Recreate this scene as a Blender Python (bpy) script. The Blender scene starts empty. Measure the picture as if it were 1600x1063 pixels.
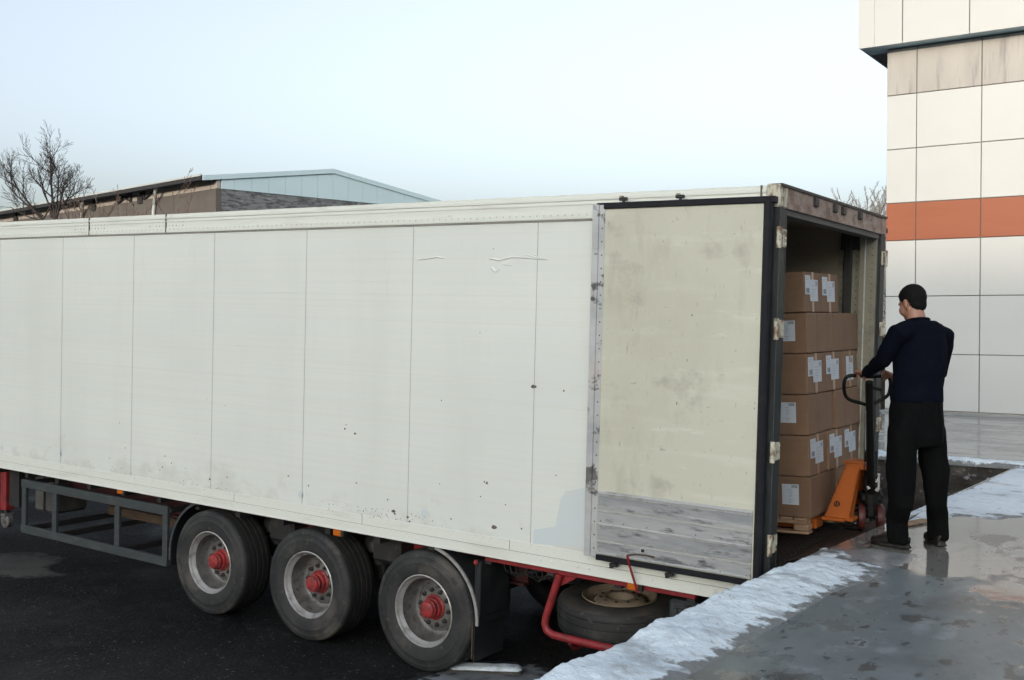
import bpy, bmesh, math, random
from mathutils import Vector, Matrix, noise
R_ = math.radians
random.seed(7)
scene = bpy.context.scene
COL = scene.collection

# ------------------------------------------------------------------ camera
CAM = Vector((2.5633, -6.7756, 2.9715))
RIGHT = Vector((0.827997, 0.560733, 0.0)); UP = Vector((-0.011605, 0.017137, 0.999786)); FWD = Vector((-0.560612, 0.827820, -0.020696))
F = 1666.6
cd = bpy.data.cameras.new('camera'); cam = bpy.data.objects.new('camera', cd); COL.objects.link(cam)
cd.sensor_width = 36; cd.lens = F/1600*36; cd.clip_start = 0.05; cd.clip_end = 3000
cam.matrix_world = Matrix((( RIGHT.x, UP.x, -FWD.x, CAM.x), (RIGHT.y, UP.y, -FWD.y, CAM.y), (RIGHT.z, UP.z, -FWD.z, CAM.z), (0,0,0,1)))
scene.camera = cam
def at(px, py, d):            # world point seen at a photograph pixel, d metres in front of the camera
    return CAM + d*(FWD + (px-800)/F*RIGHT - (py-531.5)/F*UP)
def gz(px, py, z):            # the same on a level plane
    r = FWD + (px-800)/F*RIGHT - (py-531.5)/F*UP
    return CAM + r*((z-CAM.z)/r.z)

# ------------------------------------------------------------------ sky, sun, exposure
SUN_EL, SUN_AZ = R_(8.0), (-0.2, 0.98)       # low sun behind the camera; SUN_AZ is where its light travels
w = bpy.data.worlds.new('World'); scene.world = w; w.use_nodes = True
nt = w.node_tree; bg = nt.nodes['Background']
sky = nt.nodes.new('ShaderNodeTexSky'); sky.sky_type = 'NISHITA'; sky.sun_disc = False
sky.sun_elevation = SUN_EL; sky.altitude = 300; sky.air_density = 1.0; sky.dust_density = 5.4; sky.ozone_density = 2.6
sky.sun_rotation = math.atan2(-SUN_AZ[0], -SUN_AZ[1])
hs = nt.nodes.new('ShaderNodeHueSaturation'); hs.inputs['Saturation'].default_value = .41      # thin high veil of cloud pales the blue
nt.links.new(sky.outputs[0], hs.inputs['Color']); nt.links.new(hs.outputs[0], bg.inputs['Color']); bg.inputs['Strength'].default_value = 0.15
sd = bpy.data.lights.new('sun', 'SUN'); sd.energy = 0.74; sd.angle = R_(0.5); sd.color = (1.0, 0.82, 0.64)
sun = bpy.data.objects.new('sun', sd); COL.objects.link(sun)
_d = Vector((SUN_AZ[0]*math.cos(SUN_EL), SUN_AZ[1]*math.cos(SUN_EL), -math.sin(SUN_EL)))
sun.rotation_euler = _d.to_track_quat('-Z', 'Y').to_euler(); sun.location = (0, -20, 30)
scene.view_settings.view_transform = 'Standard'; scene.view_settings.look = 'None'
scene.view_settings.gamma = 1.0; scene.view_settings.exposure = 1.52
scene.view_settings.use_curve_mapping = False

# ------------------------------------------------------------------ materials
def mat(name, base, rough=0.6, metal=0.0, layers=(), bump=None, coat=0.0, rlayers=(), spec=None, attr=None, vary=0.0):
    """layers: (colour, scale xyz, lo, hi, amount[, detail]) noise masks laid over the base; rlayers: (rough, scale, lo, hi, amount)"""
    m = bpy.data.materials.new(name); m.use_nodes = True
    n = m.node_tree; b = n.nodes['Principled BSDF']; L = n.links
    b.inputs['Roughness'].default_value = rough; b.inputs['Metallic'].default_value = metal
    if spec is not None: b.inputs['Specular IOR Level'].default_value = spec
    if coat: b.inputs['Coat Weight'].default_value = coat; b.inputs['Coat Roughness'].default_value = 0.08
    tc = n.nodes.new('ShaderNodeTexCoord')
    def mask(sc, lo, hi, amt, det=5, off=0.0, bias=None):
        if bias: off = 1.0
        mp = n.nodes.new('ShaderNodeMapping'); mp.inputs['Scale'].default_value = sc; mp.inputs['Location'].default_value = (off, off*1.7, off*0.6)
        L.new(tc.outputs['Object'], mp.inputs[0])
        ns = n.nodes.new('ShaderNodeTexNoise'); ns.inputs['Scale'].default_value = 1.0; ns.inputs['Detail'].default_value = det; ns.inputs['Roughness'].default_value = 0.6
        L.new(mp.outputs[0], ns.inputs['Vector'])
        mr = n.nodes.new('ShaderNodeMapRange'); mr.inputs[1].default_value = lo; mr.inputs[2].default_value = hi; mr.inputs[3].default_value = 0; mr.inputs[4].default_value = amt
        src = ns.outputs[0]
        if bias:
            dp = n.nodes.new('ShaderNodeVectorMath'); dp.operation = 'DOT_PRODUCT'; dp.inputs[1].default_value = bias[:3]; L.new(tc.outputs['Object'], dp.inputs[0])
            ad = n.nodes.new('ShaderNodeMath'); ad.operation = 'ADD'; ad.inputs[1].default_value = bias[3]; L.new(dp.outputs['Value'], ad.inputs[0])
            cp = n.nodes.new('ShaderNodeClamp'); cp.inputs[1].default_value = -.3; cp.inputs[2].default_value = .3; L.new(ad.outputs[0], cp.inputs[0])
            a2 = n.nodes.new('ShaderNodeMath'); a2.operation = 'ADD'; L.new(cp.outputs[0], a2.inputs[0]); L.new(src, a2.inputs[1]); src = a2.outputs[0]
        L.new(src, mr.inputs[0]); return mr.outputs[0]
    cur = None
    for i, l in enumerate(layers):
        mx = n.nodes.new('ShaderNodeMix'); mx.data_type = 'RGBA'
        if cur is None: mx.inputs[6].default_value = (*base, 1)
        else: L.new(cur, mx.inputs[6])
        mx.inputs[7].default_value = (*l[0], 1)
        L.new(mask(l[1], l[2], l[3], l[4], l[5] if len(l) > 5 else 5, 3.1*i, l[6] if len(l) > 6 else None), mx.inputs[0]); cur = mx.outputs[2]
    if attr and cur is not None:        # colour where the snow or ice thins out to what lies under it
        at_ = n.nodes.new('ShaderNodeAttribute'); at_.attribute_name = 'thin'
        ma = n.nodes.new('ShaderNodeMath'); ma.operation = 'ADD'; L.new(at_.outputs['Fac'], ma.inputs[0]); L.new(mask((9,9,9), .28, .72, .9, 10, 2.0), ma.inputs[1])
        mr = n.nodes.new('ShaderNodeMapRange'); mr.inputs[1].default_value = 1.0; mr.inputs[2].default_value = 1.22; L.new(ma.outputs[0], mr.inputs[0])
        mx = n.nodes.new('ShaderNodeMix'); mx.data_type = 'RGBA'; L.new(cur, mx.inputs[6]); mx.inputs[7].default_value = (*attr, 1); L.new(mr.outputs[0], mx.inputs[0]); cur = mx.outputs[2]
    if vary and cur is not None:        # each copy a little lighter or darker
        oi = n.nodes.new('ShaderNodeObjectInfo'); mr = n.nodes.new('ShaderNodeMapRange'); mr.inputs[3].default_value = 1-vary; mr.inputs[4].default_value = 1+vary; L.new(oi.outputs['Random'], mr.inputs[0])
        mx = n.nodes.new('ShaderNodeVectorMath'); mx.operation = 'SCALE'; L.new(cur, mx.inputs[0]); L.new(mr.outputs[0], mx.inputs['Scale']); cur = mx.outputs[0]
    if cur is None: b.inputs['Base Color'].default_value = (*base, 1)
    else: L.new(cur, b.inputs['Base Color'])
    cr = None
    for i, l in enumerate(rlayers):
        mx = n.nodes.new('ShaderNodeMix')
        if cr is None: mx.inputs[2].default_value = rough
        else: L.new(cr, mx.inputs[2])
        mx.inputs[3].default_value = l[0]; L.new(mask(l[1], l[2], l[3], l[4], 6, 7.7*i+1, l[5] if len(l) > 5 else None), mx.inputs[0]); cr = mx.outputs[0]
    if cr is not None: L.new(cr, b.inputs['Roughness'])
    if bump:
        bp = n.nodes.new('ShaderNodeBump'); bp.inputs['Strength'].default_value = bump[1]; bp.inputs['Distance'].default_value = bump[2]
        sc = bump[0] if isinstance(bump[0], tuple) else (bump[0],)*3
        L.new(mask(sc, 0, 1, 1, 6, 5.0), bp.inputs['Height']); L.new(bp.outputs[0], b.inputs['Normal'])
    return m

M = {}
M['white_paint'] = mat('white_paint', (.735,.785,.745), .38, layers=[((.62,.67,.645),(.35,1,.9),.35,.75,.55), ((.55,.585,.55),(1.1,1,.12),.50,.68,.2,6), ((.50,.50,.44),(2.2,1,3),.50,.62,.38,8,(0,0,-.55,.72)), ((.66,.68,.62),(.15,1,38),.45,.72,.38), ((.42,.41,.35),(5,1,1.2),.66,.86,.3), ((.45,.44,.38),(.8,1,60),.68,.8,.28)], bump=((.8,1,1.6),.25,.012))
M['rail_paint'] = mat('rail_paint', (.72,.755,.70), .42, layers=[((.48,.46,.40),(1.5,2,14),.52,.78,.5), ((.30,.26,.2),(6,6,9),.66,.8,.6)])
M['rivet'] = mat('rivet', (.60,.61,.56), .4, layers=[((.25,.22,.18),(9,9,9),.5,.7,.6)])
M['seam'] = mat('seam', (.24,.24,.23), .7, layers=[((.35,.34,.31),(3,3,2.5),.4,.6,.9)])
M['chip'] = mat('chip', (.09,.085,.075), .8, layers=[((.2,.16,.12),(30,30,30),.45,.6,.7)])
M['patch'] = mat('patch_paint', (.60,.68,.70), .4, layers=[((.64,.66,.62),(2,1,3),.4,.7,.6)])
M['dent'] = mat('dent', (.36,.37,.34), .5)
M['door_skin'] = mat('door_skin', (.56,.565,.47), .5, layers=[((.64,.65,.56),(1.2,1,9),.54,.66,.5,6), ((.44,.44,.345),(1.1,1,.9),.45,.68,.55,6), ((.36,.36,.29),(5,1,1.6),.54,.72,.55,6), ((.66,.67,.59),(2.0,1,11),.62,.68,.5,7), ((.22,.22,.185),(30,1,7),.63,.71,.6,6), ((.28,.28,.23),(9,1,30),.67,.72,.6,6), ((.33,.33,.28),(2.2,1,2.8),.60,.70,.6,9), ((.07,.065,.055),(40,1,26),.70,.74,.9,3)], bump=(9,.06,.01))
M['alu'] = mat('alu_worn', (.42,.44,.445), .46, .2, layers=[((.25,.27,.285),(1.6,2,11),.42,.62,.8,7), ((.085,.095,.10),(4,5,17),.56,.66,.85,8), ((.55,.57,.57),(2,3,22),.6,.7,.6,5), ((.26,.21,.16),(4,5,8),.66,.76,.5), ((.03,.03,.033),(9,9,30),.64,.70,.8,7)], bump=((8,8,30),.12,.006))
M['alu_edge'] = mat('alu_edge', (.52,.54,.54), .45, .2, layers=[((.36,.38,.39),(3,3,5),.45,.66,.7,7), ((.03,.03,.032),(5,5,7),.585,.64,.85,9), ((.62,.56,.52),(2,2,1.5),.55,.7,.5)], bump=((8,8,30),.1,.005))
M['alu_clean'] = mat('alu_trim', (.56,.58,.58), .35, .4, layers=[((.28,.28,.28),(8,12,12),.52,.68,.7,7)])
M['rubber'] = mat('rubber', (.006,.007,.011), .6, layers=[((.022,.024,.026),(6,6,10),.5,.75,.6)], spec=.3)
M['post'] = mat('post_paint', (.016,.020,.022), .55, layers=[((.05,.055,.055),(9,9,2.5),.52,.7,.6), ((.10,.065,.04),(14,14,8),.66,.76,.6)], spec=.35)
M['rusty_white'] = mat('rusty_white', (.55,.54,.43), .6, layers=[((.14,.065,.035),(16,16,11),.46,.58,.95,7), ((.05,.035,.025),(30,30,20),.56,.66,.8)])
M['header'] = mat('header_paint', (.34,.27,.23), .6, layers=[((.15,.085,.06),(4,7,9),.42,.64,.9,7), ((.42,.39,.34),(8,4,14),.58,.7,.6), ((.03,.025,.02),(3,9,20),.6,.7,.7)])
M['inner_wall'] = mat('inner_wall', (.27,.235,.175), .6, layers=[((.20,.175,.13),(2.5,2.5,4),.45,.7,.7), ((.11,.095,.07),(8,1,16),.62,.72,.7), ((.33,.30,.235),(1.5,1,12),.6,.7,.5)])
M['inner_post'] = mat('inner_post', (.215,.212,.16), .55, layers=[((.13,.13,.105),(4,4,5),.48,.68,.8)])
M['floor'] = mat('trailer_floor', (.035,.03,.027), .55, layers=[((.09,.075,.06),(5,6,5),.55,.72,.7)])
M['dark_steel'] = mat('dark_steel', (.022,.022,.023), .6, layers=[((.07,.06,.05),(7,7,7),.55,.75,.7)])
M['rack'] = mat('rack_steel', (.040,.049,.051), .55, layers=[((.09,.10,.10),(5,5,14),.5,.72,.6), ((.07,.045,.03),(14,14,9),.62,.75,.6)])
M['red'] = mat('red_paint', (.26,.022,.026), .5, layers=[((.08,.02,.02),(8,8,8),.5,.72,.7), ((.34,.10,.09),(16,16,16),.62,.74,.5)])
M['red_dark'] = mat('red_chassis', (.055,.012,.014), .6, layers=[((.02,.012,.012),(6,6,6),.48,.7,.8)])
M['red_bright'] = mat('red_hub', (.32,.03,.032), .55, layers=[((.09,.016,.015),(14,14,14),.45,.64,.8), ((.40,.12,.105),(24,24,24),.58,.70,.5), ((.03,.02,.018),(9,9,9),.6,.7,.7)])
M['rim'] = mat('rim_paint', (.165,.165,.16), .5, .25, layers=[((.09,.085,.075),(9,9,9),.45,.66,.85), ((.04,.034,.03),(20,20,20),.56,.68,.8), ((.26,.26,.25),(5,5,5),.58,.7,.6)])
M['rim_bright'] = mat('rim_lip', (.40,.40,.39), .4, .3, layers=[((.16,.15,.14),(12,12,12),.48,.68,.7)])
M['tyre'] = mat('tyre_rubber', (.017,.0185,.0195), .72, layers=[((.040,.041,.040),(4,4,4),.42,.66,.85,7), ((.092,.085,.073),(2.2,3,2.2),.52,.62,.7,9), ((.013,.0135,.014),(6,6,6),.56,.66,.75,6), ((.11,.105,.09),(14,5,22),.63,.69,.5,5), ((.16,.155,.14),(40,8,9),.67,.71,.5,3)], bump=(40,.1,.004))
M['tread'] = mat('tyre_tread', (.014,.014,.014), .8, layers=[((.035,.03,.026),(8,8,8),.5,.7,.7)])
M['dusty_tyre'] = mat('dusty_tyre', (.034,.033,.031), .8, layers=[((.085,.075,.062),(5,5,5),.42,.68,.8,6)])
M['dusty_rim'] = mat('dusty_rim', (.26,.21,.15), .65, layers=[((.14,.11,.08),(7,7,7),.45,.68,.8)])
M['plastic'] = mat('black_plastic', (.016,.019,.021), .45, layers=[((.05,.05,.048),(6,6,6),.5,.75,.6)])
M['grey_box'] = mat('grey_plastic', (.036,.044,.045), .5, layers=[((.07,.08,.08),(6,6,6),.5,.72,.6)])
M['box_grey'] = mat('box_grey', (.085,.085,.08), .6, layers=[((.04,.04,.038),(5,5,5),.45,.66,.8)])
M['orange_lens'] = mat('orange_lens', (.50,.13,.015), .25)
M['wood'] = mat('old_wood', (.085,.058,.038), .8, layers=[((.045,.032,.022),(3,20,20),.45,.68,.8), ((.13,.095,.065),(4,26,26),.55,.7,.6)])
M['pallet_wood'] = mat('pallet_wood', (.36,.24,.15), .8, layers=[((.20,.13,.08),(4,18,22),.45,.7,.8)])
M['cardboard'] = mat('cardboard', (.195,.118,.071), .75, layers=[((.155,.09,.054),(3,3,3),.42,.7,.6), ((.235,.147,.095),(1,1,30),.5,.7,.35), ((.15,.095,.06),(6,6,4),.62,.72,.5)], vary=.14, bump=((8,8,60),.06,.004))
M['carton_edge'] = mat('carton_edge', (.17,.10,.06), .85)
M['tape'] = mat('tape', (.30,.20,.125), .3, layers=[((.38,.27,.18),(20,20,20),.5,.7,.6)])
M['paper'] = mat('label_paper', (.50,.555,.61), .55)
M['ink'] = mat('label_ink', (.12,.14,.17), .6)
M['orange'] = mat('orange_paint', (.40,.098,.010), .45, layers=[((.33,.085,.012),(7,7,7),.5,.7,.7), ((.07,.05,.035),(26,26,26),.655,.70,.85), ((.16,.07,.03),(5,5,14),.62,.70,.5)])
M['jack_black'] = mat('jack_black', (.005,.0055,.006), .5, layers=[((.02,.02,.021),(14,14,14),.55,.72,.5)], spec=.25)
M['jack_wheel'] = mat('jack_wheel', (.085,.02,.017), .5, layers=[((.03,.015,.014),(20,20,20),.45,.65,.8)])
M['chrome'] = mat('chrome', (.6,.6,.6), .25, 1.0)
M['skin'] = mat('skin', (.36,.19,.13), .5, layers=[((.30,.14,.095),(18,18,18),.45,.7,.5)])
M['hair'] = mat('hair', (.0035,.003,.003), .75, bump=((160,160,160),.5,.004), spec=.2)
M['sweater'] = mat('sweater', (.0026,.0042,.0095), .95, layers=[((.0045,.0065,.013),(9,9,9),.45,.7,.6)], spec=.08, bump=((220,220,300),.25,.002))
M['trousers'] = mat('trousers', (.0030,.0034,.0038), .9, layers=[((.0055,.006,.0063),(8,8,5),.45,.7,.6)], spec=.1, bump=((14,14,7),.4,.015))
M['shoe'] = mat('shoe', (.010,.0095,.009), .45, layers=[((.035,.03,.027),(18,18,18),.5,.7,.5)])
M['clad'] = mat('cladding', (.50,.525,.52), .34, layers=[((.46,.48,.475),(.5,.5,.9),.4,.7,.6), ((.42,.43,.42),(2.6,1,.35),.62,.78,.3)])
M['clad_dirt_shade'] = mat('cladding_streaked', (.40,.39,.365), .36, layers=[((.30,.29,.27),(1.6,1,.5),.42,.66,.7), ((.17,.165,.16),(9,1,.8),.54,.72,.7,6), ((.14,.135,.13),(22,1,1.2),.60,.74,.6)])  # dirt streaks, plus shade under the overhang painted into the greyer base
M['clad_red'] = mat('cladding_red', (.30,.10,.052), .42, layers=[((.27,.085,.042),(.8,1,6),.45,.7,.6)], spec=.25)
M['joint'] = mat('joint', (.17,.17,.165), .8)
M['concrete_dark'] = mat('dirty_concrete', (.06,.054,.047), .85, layers=[((.13,.125,.115),(3,3,5),.50,.66,.8,8), ((.014,.012,.011),(2,2,4),.45,.62,.85,7), ((.36,.39,.42),(7,7,9),.59,.66,.8,8), ((.22,.21,.20),(22,22,22),.62,.70,.6,4)], bump=(8,.7,.06))
M['metal_roof'] = mat('roof_sheet', (.42,.46,.46), .5, layers=[((.34,.37,.38),(.3,.3,.3),.4,.7,.6)])
M['blue_sheet'] = mat('blue_sheet', (.50,.665,.73), .5, layers=[((.44,.60,.67),(.25,.25,.6),.4,.7,.6)])
M['brown_wall'] = mat('brown_render', (.105,.097,.09), .9, layers=[((.08,.073,.068),(.4,.4,.7),.42,.68,.7), ((.13,.122,.115),(2,2,.6),.5,.7,.5)])
M['cream_wall'] = mat('cream_panel', (.36,.335,.31), .8, layers=[((.30,.275,.25),(.5,.5,.8),.42,.7,.5)])
M['bark'] = mat('bark', (.034,.029,.027), .9)
M['twig_red'] = mat('twig', (.12,.085,.07), .9)
M['twig_pale'] = mat('pale_twig', (.20,.185,.175), .9)
M['needle'] = mat('needles', (.035,.065,.030), .8, layers=[((.06,.09,.05),(3,3,3),.4,.6,.8)])
M['asphalt'] = mat('asphalt', (.0092,.0105,.0105), .75, layers=[((.0042,.0048,.005),(.9,.9,.9),.42,.60,.9,8), ((.020,.0215,.022),(.4,.4,.4),.52,.68,.8,8), ((.026,.026,.0255),(3.2,3.2,3),.58,.68,.7,9), ((.024,.025,.025),(17,17,17),.52,.64,.4,3), ((.06,.06,.058),(26,26,26),.66,.69,.7,2), ((.14,.14,.135),(30,30,30),.715,.735,.9,1)], rlayers=[(.45,(.7,.7,.7),.5,.66,.8)], spec=.16, bump=(30,.9,.03))
M['slush'] = mat('slush', (.21,.235,.255), .6, attr=(.012,.0135,.014), layers=[((.06,.062,.063),(3,3,3),.5,.66,.9,7), ((.30,.33,.36),(2,2,2),.55,.75,.7)], bump=(9,.4,.02))
M['mud'] = mat('pale_mud', (.058,.055,.049), .75, layers=[((.032,.032,.031),(2.0,2.0,2.0),.45,.64,.9,8)], attr=(.010,.011,.011), bump=(14,.3,.02))
M['snow'] = mat('snow', (.74,.85,.92), .6, layers=[((.60,.70,.78),(1.3,1.3,1.3),.45,.64,.8,8), ((.33,.375,.41),(3.5,5,4),.54,.66,.75,10), ((.78,.84,.87),(6,6,5),.58,.68,.6,8), ((.13,.135,.135),(20,24,24),.62,.69,.75,6)], attr=(.19,.205,.21), bump=((13,13,13),.7,.035))
M['ice'] = mat('grey_ice', (.22,.235,.245), .3, layers=[((.42,.45,.48),(5,5,5),.5,.68,.8,7), ((.10,.10,.10),(9,9,9),.6,.7,.7,6)], bump=((12,12,12),.4,.02))
M['dock'] = mat('wet_dock', (.128,.158,.166), .42,
    layers=[((.185,.222,.235),(.8,.6,.9),.42,.66,.8,8), ((.085,.095,.098),(2.1,1.3,2),.48,.62,.85,9), ((.235,.275,.295),(5,3.5,5),.57,.66,.7,9), ((.215,.205,.188),(1.3,.8,1),.475,.515,.85,9,(.09,.24,0,-.06)), ((.043,.042,.040),(3.4,2.4,3),.600,.632,.85,5), ((.038,.036,.034),(7.5,4.2,5),.615,.645,.85,5), ((.04,.04,.04),(19,12,9),.66,.70,.8,6), ((.31,.33,.34),(16,12,7),.67,.72,.5,8)],  # warm grey layer paints part of the wall's reflection into the wet zone
    rlayers=[(.045,(1.3,.8,1),.475,.515,.97,(.09,.24,0,-.06)), (.10,(3.4,2.4,3),.60,.64,.9), (.5,(2.6,1.5,2),.575,.62,.9)], spec=1.0, bump=((9,6,5),.07,.012))
M['platform'] = mat('platform_ice', (.21,.225,.225), .26, layers=[((.29,.31,.31),(.8,.5,.8),.45,.66,.85,8), ((.10,.105,.105),(1.2,3.6,2),.62,.67,.85,7), ((.36,.33,.29),(.6,2.2,1),.54,.66,.5,7)], rlayers=[(.08,(.6,1.6,1),.44,.56,.95)], bump=((5,3,6),.12,.01))
M['rust_plate'] = mat('rust_plate', (.065,.045,.035), .6, .2, layers=[((.11,.065,.045),(6,6,6),.45,.68,.8,7), ((.03,.027,.025),(4,10,4),.5,.66,.7)], bump=(20,.3,.01))
M['hill'] = mat('far_hill', (.22,.24,.26), .9, layers=[((.14,.15,.155),(.02,.02,.05),.42,.62,.9,8), ((.36,.39,.41),(.012,.012,.03),.5,.66,.7,6)])
M['stone'] = mat('grey_masonry', (.17,.19,.20), .85, layers=[((.06,.068,.075),(1.8,1.8,9),.46,.56,.9,7), ((.30,.33,.35),(3,3,8),.57,.66,.7,7)], bump=((2,2,8),.5,.1))

# ------------------------------------------------------------------ mesh helpers
class MB:
    def __init__(s): s.v = []; s.f = []; s.m = []; s.mats = []
    def mi(s, m):
        if m not in s.mats: s.mats.append(m)
        return s.mats.index(m)
    def add(s, vs, fs, m):
        o = len(s.v); k = s.mi(m); s.v += [Vector(v) for v in vs]
        for f in fs: s.f.append([i+o for i in f]); s.m.append(k)
    def box(s, a, b, m, mx=None):
        x0,y0,z0 = a; x1,y1,z1 = b
        vs = [Vector(v) for v in ((x0,y0,z0),(x1,y0,z0),(x1,y1,z0),(x0,y1,z0),(x0,y0,z1),(x1,y0,z1),(x1,y1,z1),(x0,y1,z1))]
        if mx: vs = [mx @ v for v in vs]
        s.add(vs, [(0,3,2,1),(4,5,6,7),(0,1,5,4),(1,2,6,5),(2,3,7,6),(3,0,4,7)], m)
    def cham(s, a, b, m, c=.006, mx=None):      # box with chamfered edges
        bm = bmesh.new(); bmesh.ops.create_cube(bm, size=1)
        for v in bm.verts: v.co = Vector([(a[i]+b[i])/2 + v.co[i]*(b[i]-a[i]) for i in range(3)])
        bmesh.ops.bevel(bm, geom=bm.edges[:], offset=c, segments=1, affect='EDGES')
        s.bm(bm, m, mx)
    def bm(s, bm, m, mx=None):
        bm.verts.ensure_lookup_table(); bm.verts.index_update()
        s.add([mx @ v.co if mx else v.co.copy() for v in bm.verts], [[v.index for v in f.verts] for f in bm.faces], m); bm.free()
    def tube(s, pts, r, m, n=10, cap=True):     # r: a number, or one per point (each a number or (a, b))
        pts = [Vector(p) for p in pts]; rs = r if isinstance(r, (list, tuple)) else [r]*len(pts)
        vs = []; prev = None
        for i, p in enumerate(pts):
            t = (pts[min(i+1, len(pts)-1)]-pts[max(i-1, 0)]).normalized()
            if prev is None:
                u = t.cross(Vector((0,0,1)))
                if u.length < .2: u = t.cross(Vector((0,1,0)))
            else: u = prev - t*prev.dot(t)
            u.normalize(); prev = u; q = t.cross(u)
            for k in range(n):
                a = 2*math.pi*k/n; vs.append(p + rs[i]*(math.cos(a)*u + math.sin(a)*q))
        fs = [[i*n+k, i*n+(k+1)%n, (i+1)*n+(k+1)%n, (i+1)*n+k] for i in range(len(pts)-1) for k in range(n)]
        if cap: fs += [list(range(n))[::-1], [(len(pts)-1)*n+k for k in range(n)]]
        s.add(vs, fs, m)
    def lathe(s, prof, mx, m, n=48, close=False):   # prof: (radius, height along local z)
        vs = []
        for r, h in prof:
            for k in range(n):
                a = 2*math.pi*k/n; vs.append(mx @ Vector((r*math.cos(a), r*math.sin(a), h)))
        L = len(prof); fs = []
        for i in range(L if close else L-1):
            j = (i+1) % L
            fs += [[i*n+k, i*n+(k+1)%n, j*n+(k+1)%n, j*n+k] for k in range(n)]
        s.add(vs, fs, m)
    def prism(s, poly, d, m):                   # polygon in 3-D pushed along d
        poly = [Vector(p) for p in poly]; d = Vector(d); n = len(poly)
        s.add(poly+[p+d for p in poly], [list(range(n))[::-1], list(range(n, 2*n))]+[[i, (i+1)%n, n+(i+1)%n, n+i] for i in range(n)], m)
    def ball(s, c, r, m, mx=None, u=20, v=12):
        bm = bmesh.new(); bmesh.ops.create_uvsphere(bm, u_segments=u, v_segments=v, radius=1)
        T = Matrix.Translation(Vector(c)) @ (mx or Matrix()) @ Matrix.Diagonal((*r, 1))
        s.bm(bm, m, T)
    def dome(s, c, r, axis, m):                 # rivet head
        c = Vector(c); a = Vector(axis).normalized(); u = a.orthogonal().normalized(); q = a.cross(u); n = 8
        vs = [c + r*(math.cos(2*math.pi*k/n)*u+math.sin(2*math.pi*k/n)*q) for k in range(n)]
        vs += [c + .7*r*(math.cos(2*math.pi*k/n)*u+math.sin(2*math.pi*k/n)*q)+a*r*.45 for k in range(n)]
        s.add(vs, [[k, (k+1)%n, n+(k+1)%n, n+k] for k in range(n)]+[list(range(n, 2*n))], m)
    def build(s, name, parent=None, mx=None, smooth=35, fix=True, weld=False):
        me = bpy.data.meshes.new(name); me.from_pydata([tuple(v) for v in s.v], [], s.f)
        for m in s.mats: me.materials.append(M[m])
        me.polygons.foreach_set('material_index', s.m)
        if fix:
            bm = bmesh.new(); bm.from_mesh(me)
            if weld: bmesh.ops.remove_doubles(bm, verts=bm.verts[:], dist=1e-5)
            bmesh.ops.recalc_face_normals(bm, faces=bm.faces[:]); bm.to_mesh(me); bm.free()
        if smooth:
            me.polygons.foreach_set('use_smooth', [True]*len(me.polygons)); me.set_sharp_from_angle(angle=R_(smooth))
        o = bpy.data.objects.new(name, me); COL.objects.link(o)
        if parent: o.parent = parent
        if mx is not None: o.matrix_local = mx
        return o

def tag(o, label=None, cat=None, group=None, kind=None):
    for k, v in (('label', label), ('category', cat), ('group', group), ('kind', kind)):
        if v: o[k] = v
    return o
def empty(name, mx, label, cat, group=None):
    o = bpy.data.objects.new(name, None); COL.objects.link(o); o.empty_display_size = .2
    o.matrix_world = mx if isinstance(mx, Matrix) else Matrix.Translation(Vector(mx))
    return tag(o, label, cat, group)
def copy_tree(o, parent=None):
    c = o.copy(); COL.objects.link(c)
    if parent: c.parent = parent
    for ch in list(o.children): copy_tree(ch, c)
    return c
def nz(x, y, z=0.0): return noise.noise(Vector((x, y, z)))
def one(name, fn, parent=None, **k):
    b = MB(); fn(b); return b.build(name, parent, **k)

# ------------------------------------------------------------------ ground, dock, platform
DZ = 1.38                                    # dock surface
def cl(v, a, b): return max(a, min(b, v))
def ground_z(x, y): return -.02336*cl(x, -16, 1.5) - .00899*cl(y, -9, 9)
def dock_edge(y): return .26+.045*(y-.5) if y < .5 else .26+.075*(y-.5)
def grid_obj(name, xs, ys, zf, m, kind='structure'):
    b = MB(); nx = len(xs)
    vs = [(x, y, zf(x, y)) for y in ys for x in xs]
    b.add(vs, [[j*nx+i, j*nx+i+1, (j+1)*nx+i+1, (j+1)*nx+i] for j in range(len(ys)-1) for i in range(nx-1)], m)
    return tag(b.build(name, smooth=60, fix=False), kind=kind)
grid_obj('ground', [-900,-300,-120,-60,-40,-30,-25,-20,-16,-12,-8,-4,-2,0,1.5,6,12,30,60,150,900], [-900,-300,-120,-60,-30,-15,-9,-6,-3,0,3,6,9,15,30,60,120,300,900], ground_z, 'asphalt')
YP, YF = 5.8, 11.816                         # front of the rear platform, front of the clad building
b = MB()
ys = [-14+.5*i for i in range(40)]; ys = [y for y in ys if y < YP]+[YP]
vs = []; fs = []
for y in ys:
    vs += [(dock_edge(y), y, DZ-.9 if 0 else DZ), (40, y, DZ), (dock_edge(y), y, -.4)]
for i in range(len(ys)-1):
    a = 3*i; fs += [[a, a+1, a+4, a+3], [a+2, a, a+3, a+5]]
n0 = len(vs); vs += [(dock_edge(ys[0]), ys[0], -.4), (40, ys[0], -.4), (40, ys[0], DZ), (dock_edge(ys[0]), ys[0], DZ)]
fs.append([n0, n0+1, n0+2, n0+3])
b.add(vs, fs, 'dock')
tag(b.build('loading_dock', smooth=0), kind='structure')
b = MB(); XL = -16
e = dock_edge(YP)
b.add([(XL,YP,DZ),(40,YP,DZ),(40,YF+.3,DZ),(XL,YF+.3,DZ)], [[0,1,2,3]], 'platform')
b.add([(XL,YP,-.4),(e,YP,-.4),(e,YP,DZ),(XL,YP,DZ)], [[0,1,2,3]], 'concrete_dark')
b.add([(XL,YP,-.4),(XL,YP,DZ),(XL,YF+.3,DZ),(XL,YF+.3,-.4)], [[0,1,2,3]], 'concrete_dark')
tag(b.build('rear_platform', smooth=0), kind='structure')

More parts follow.
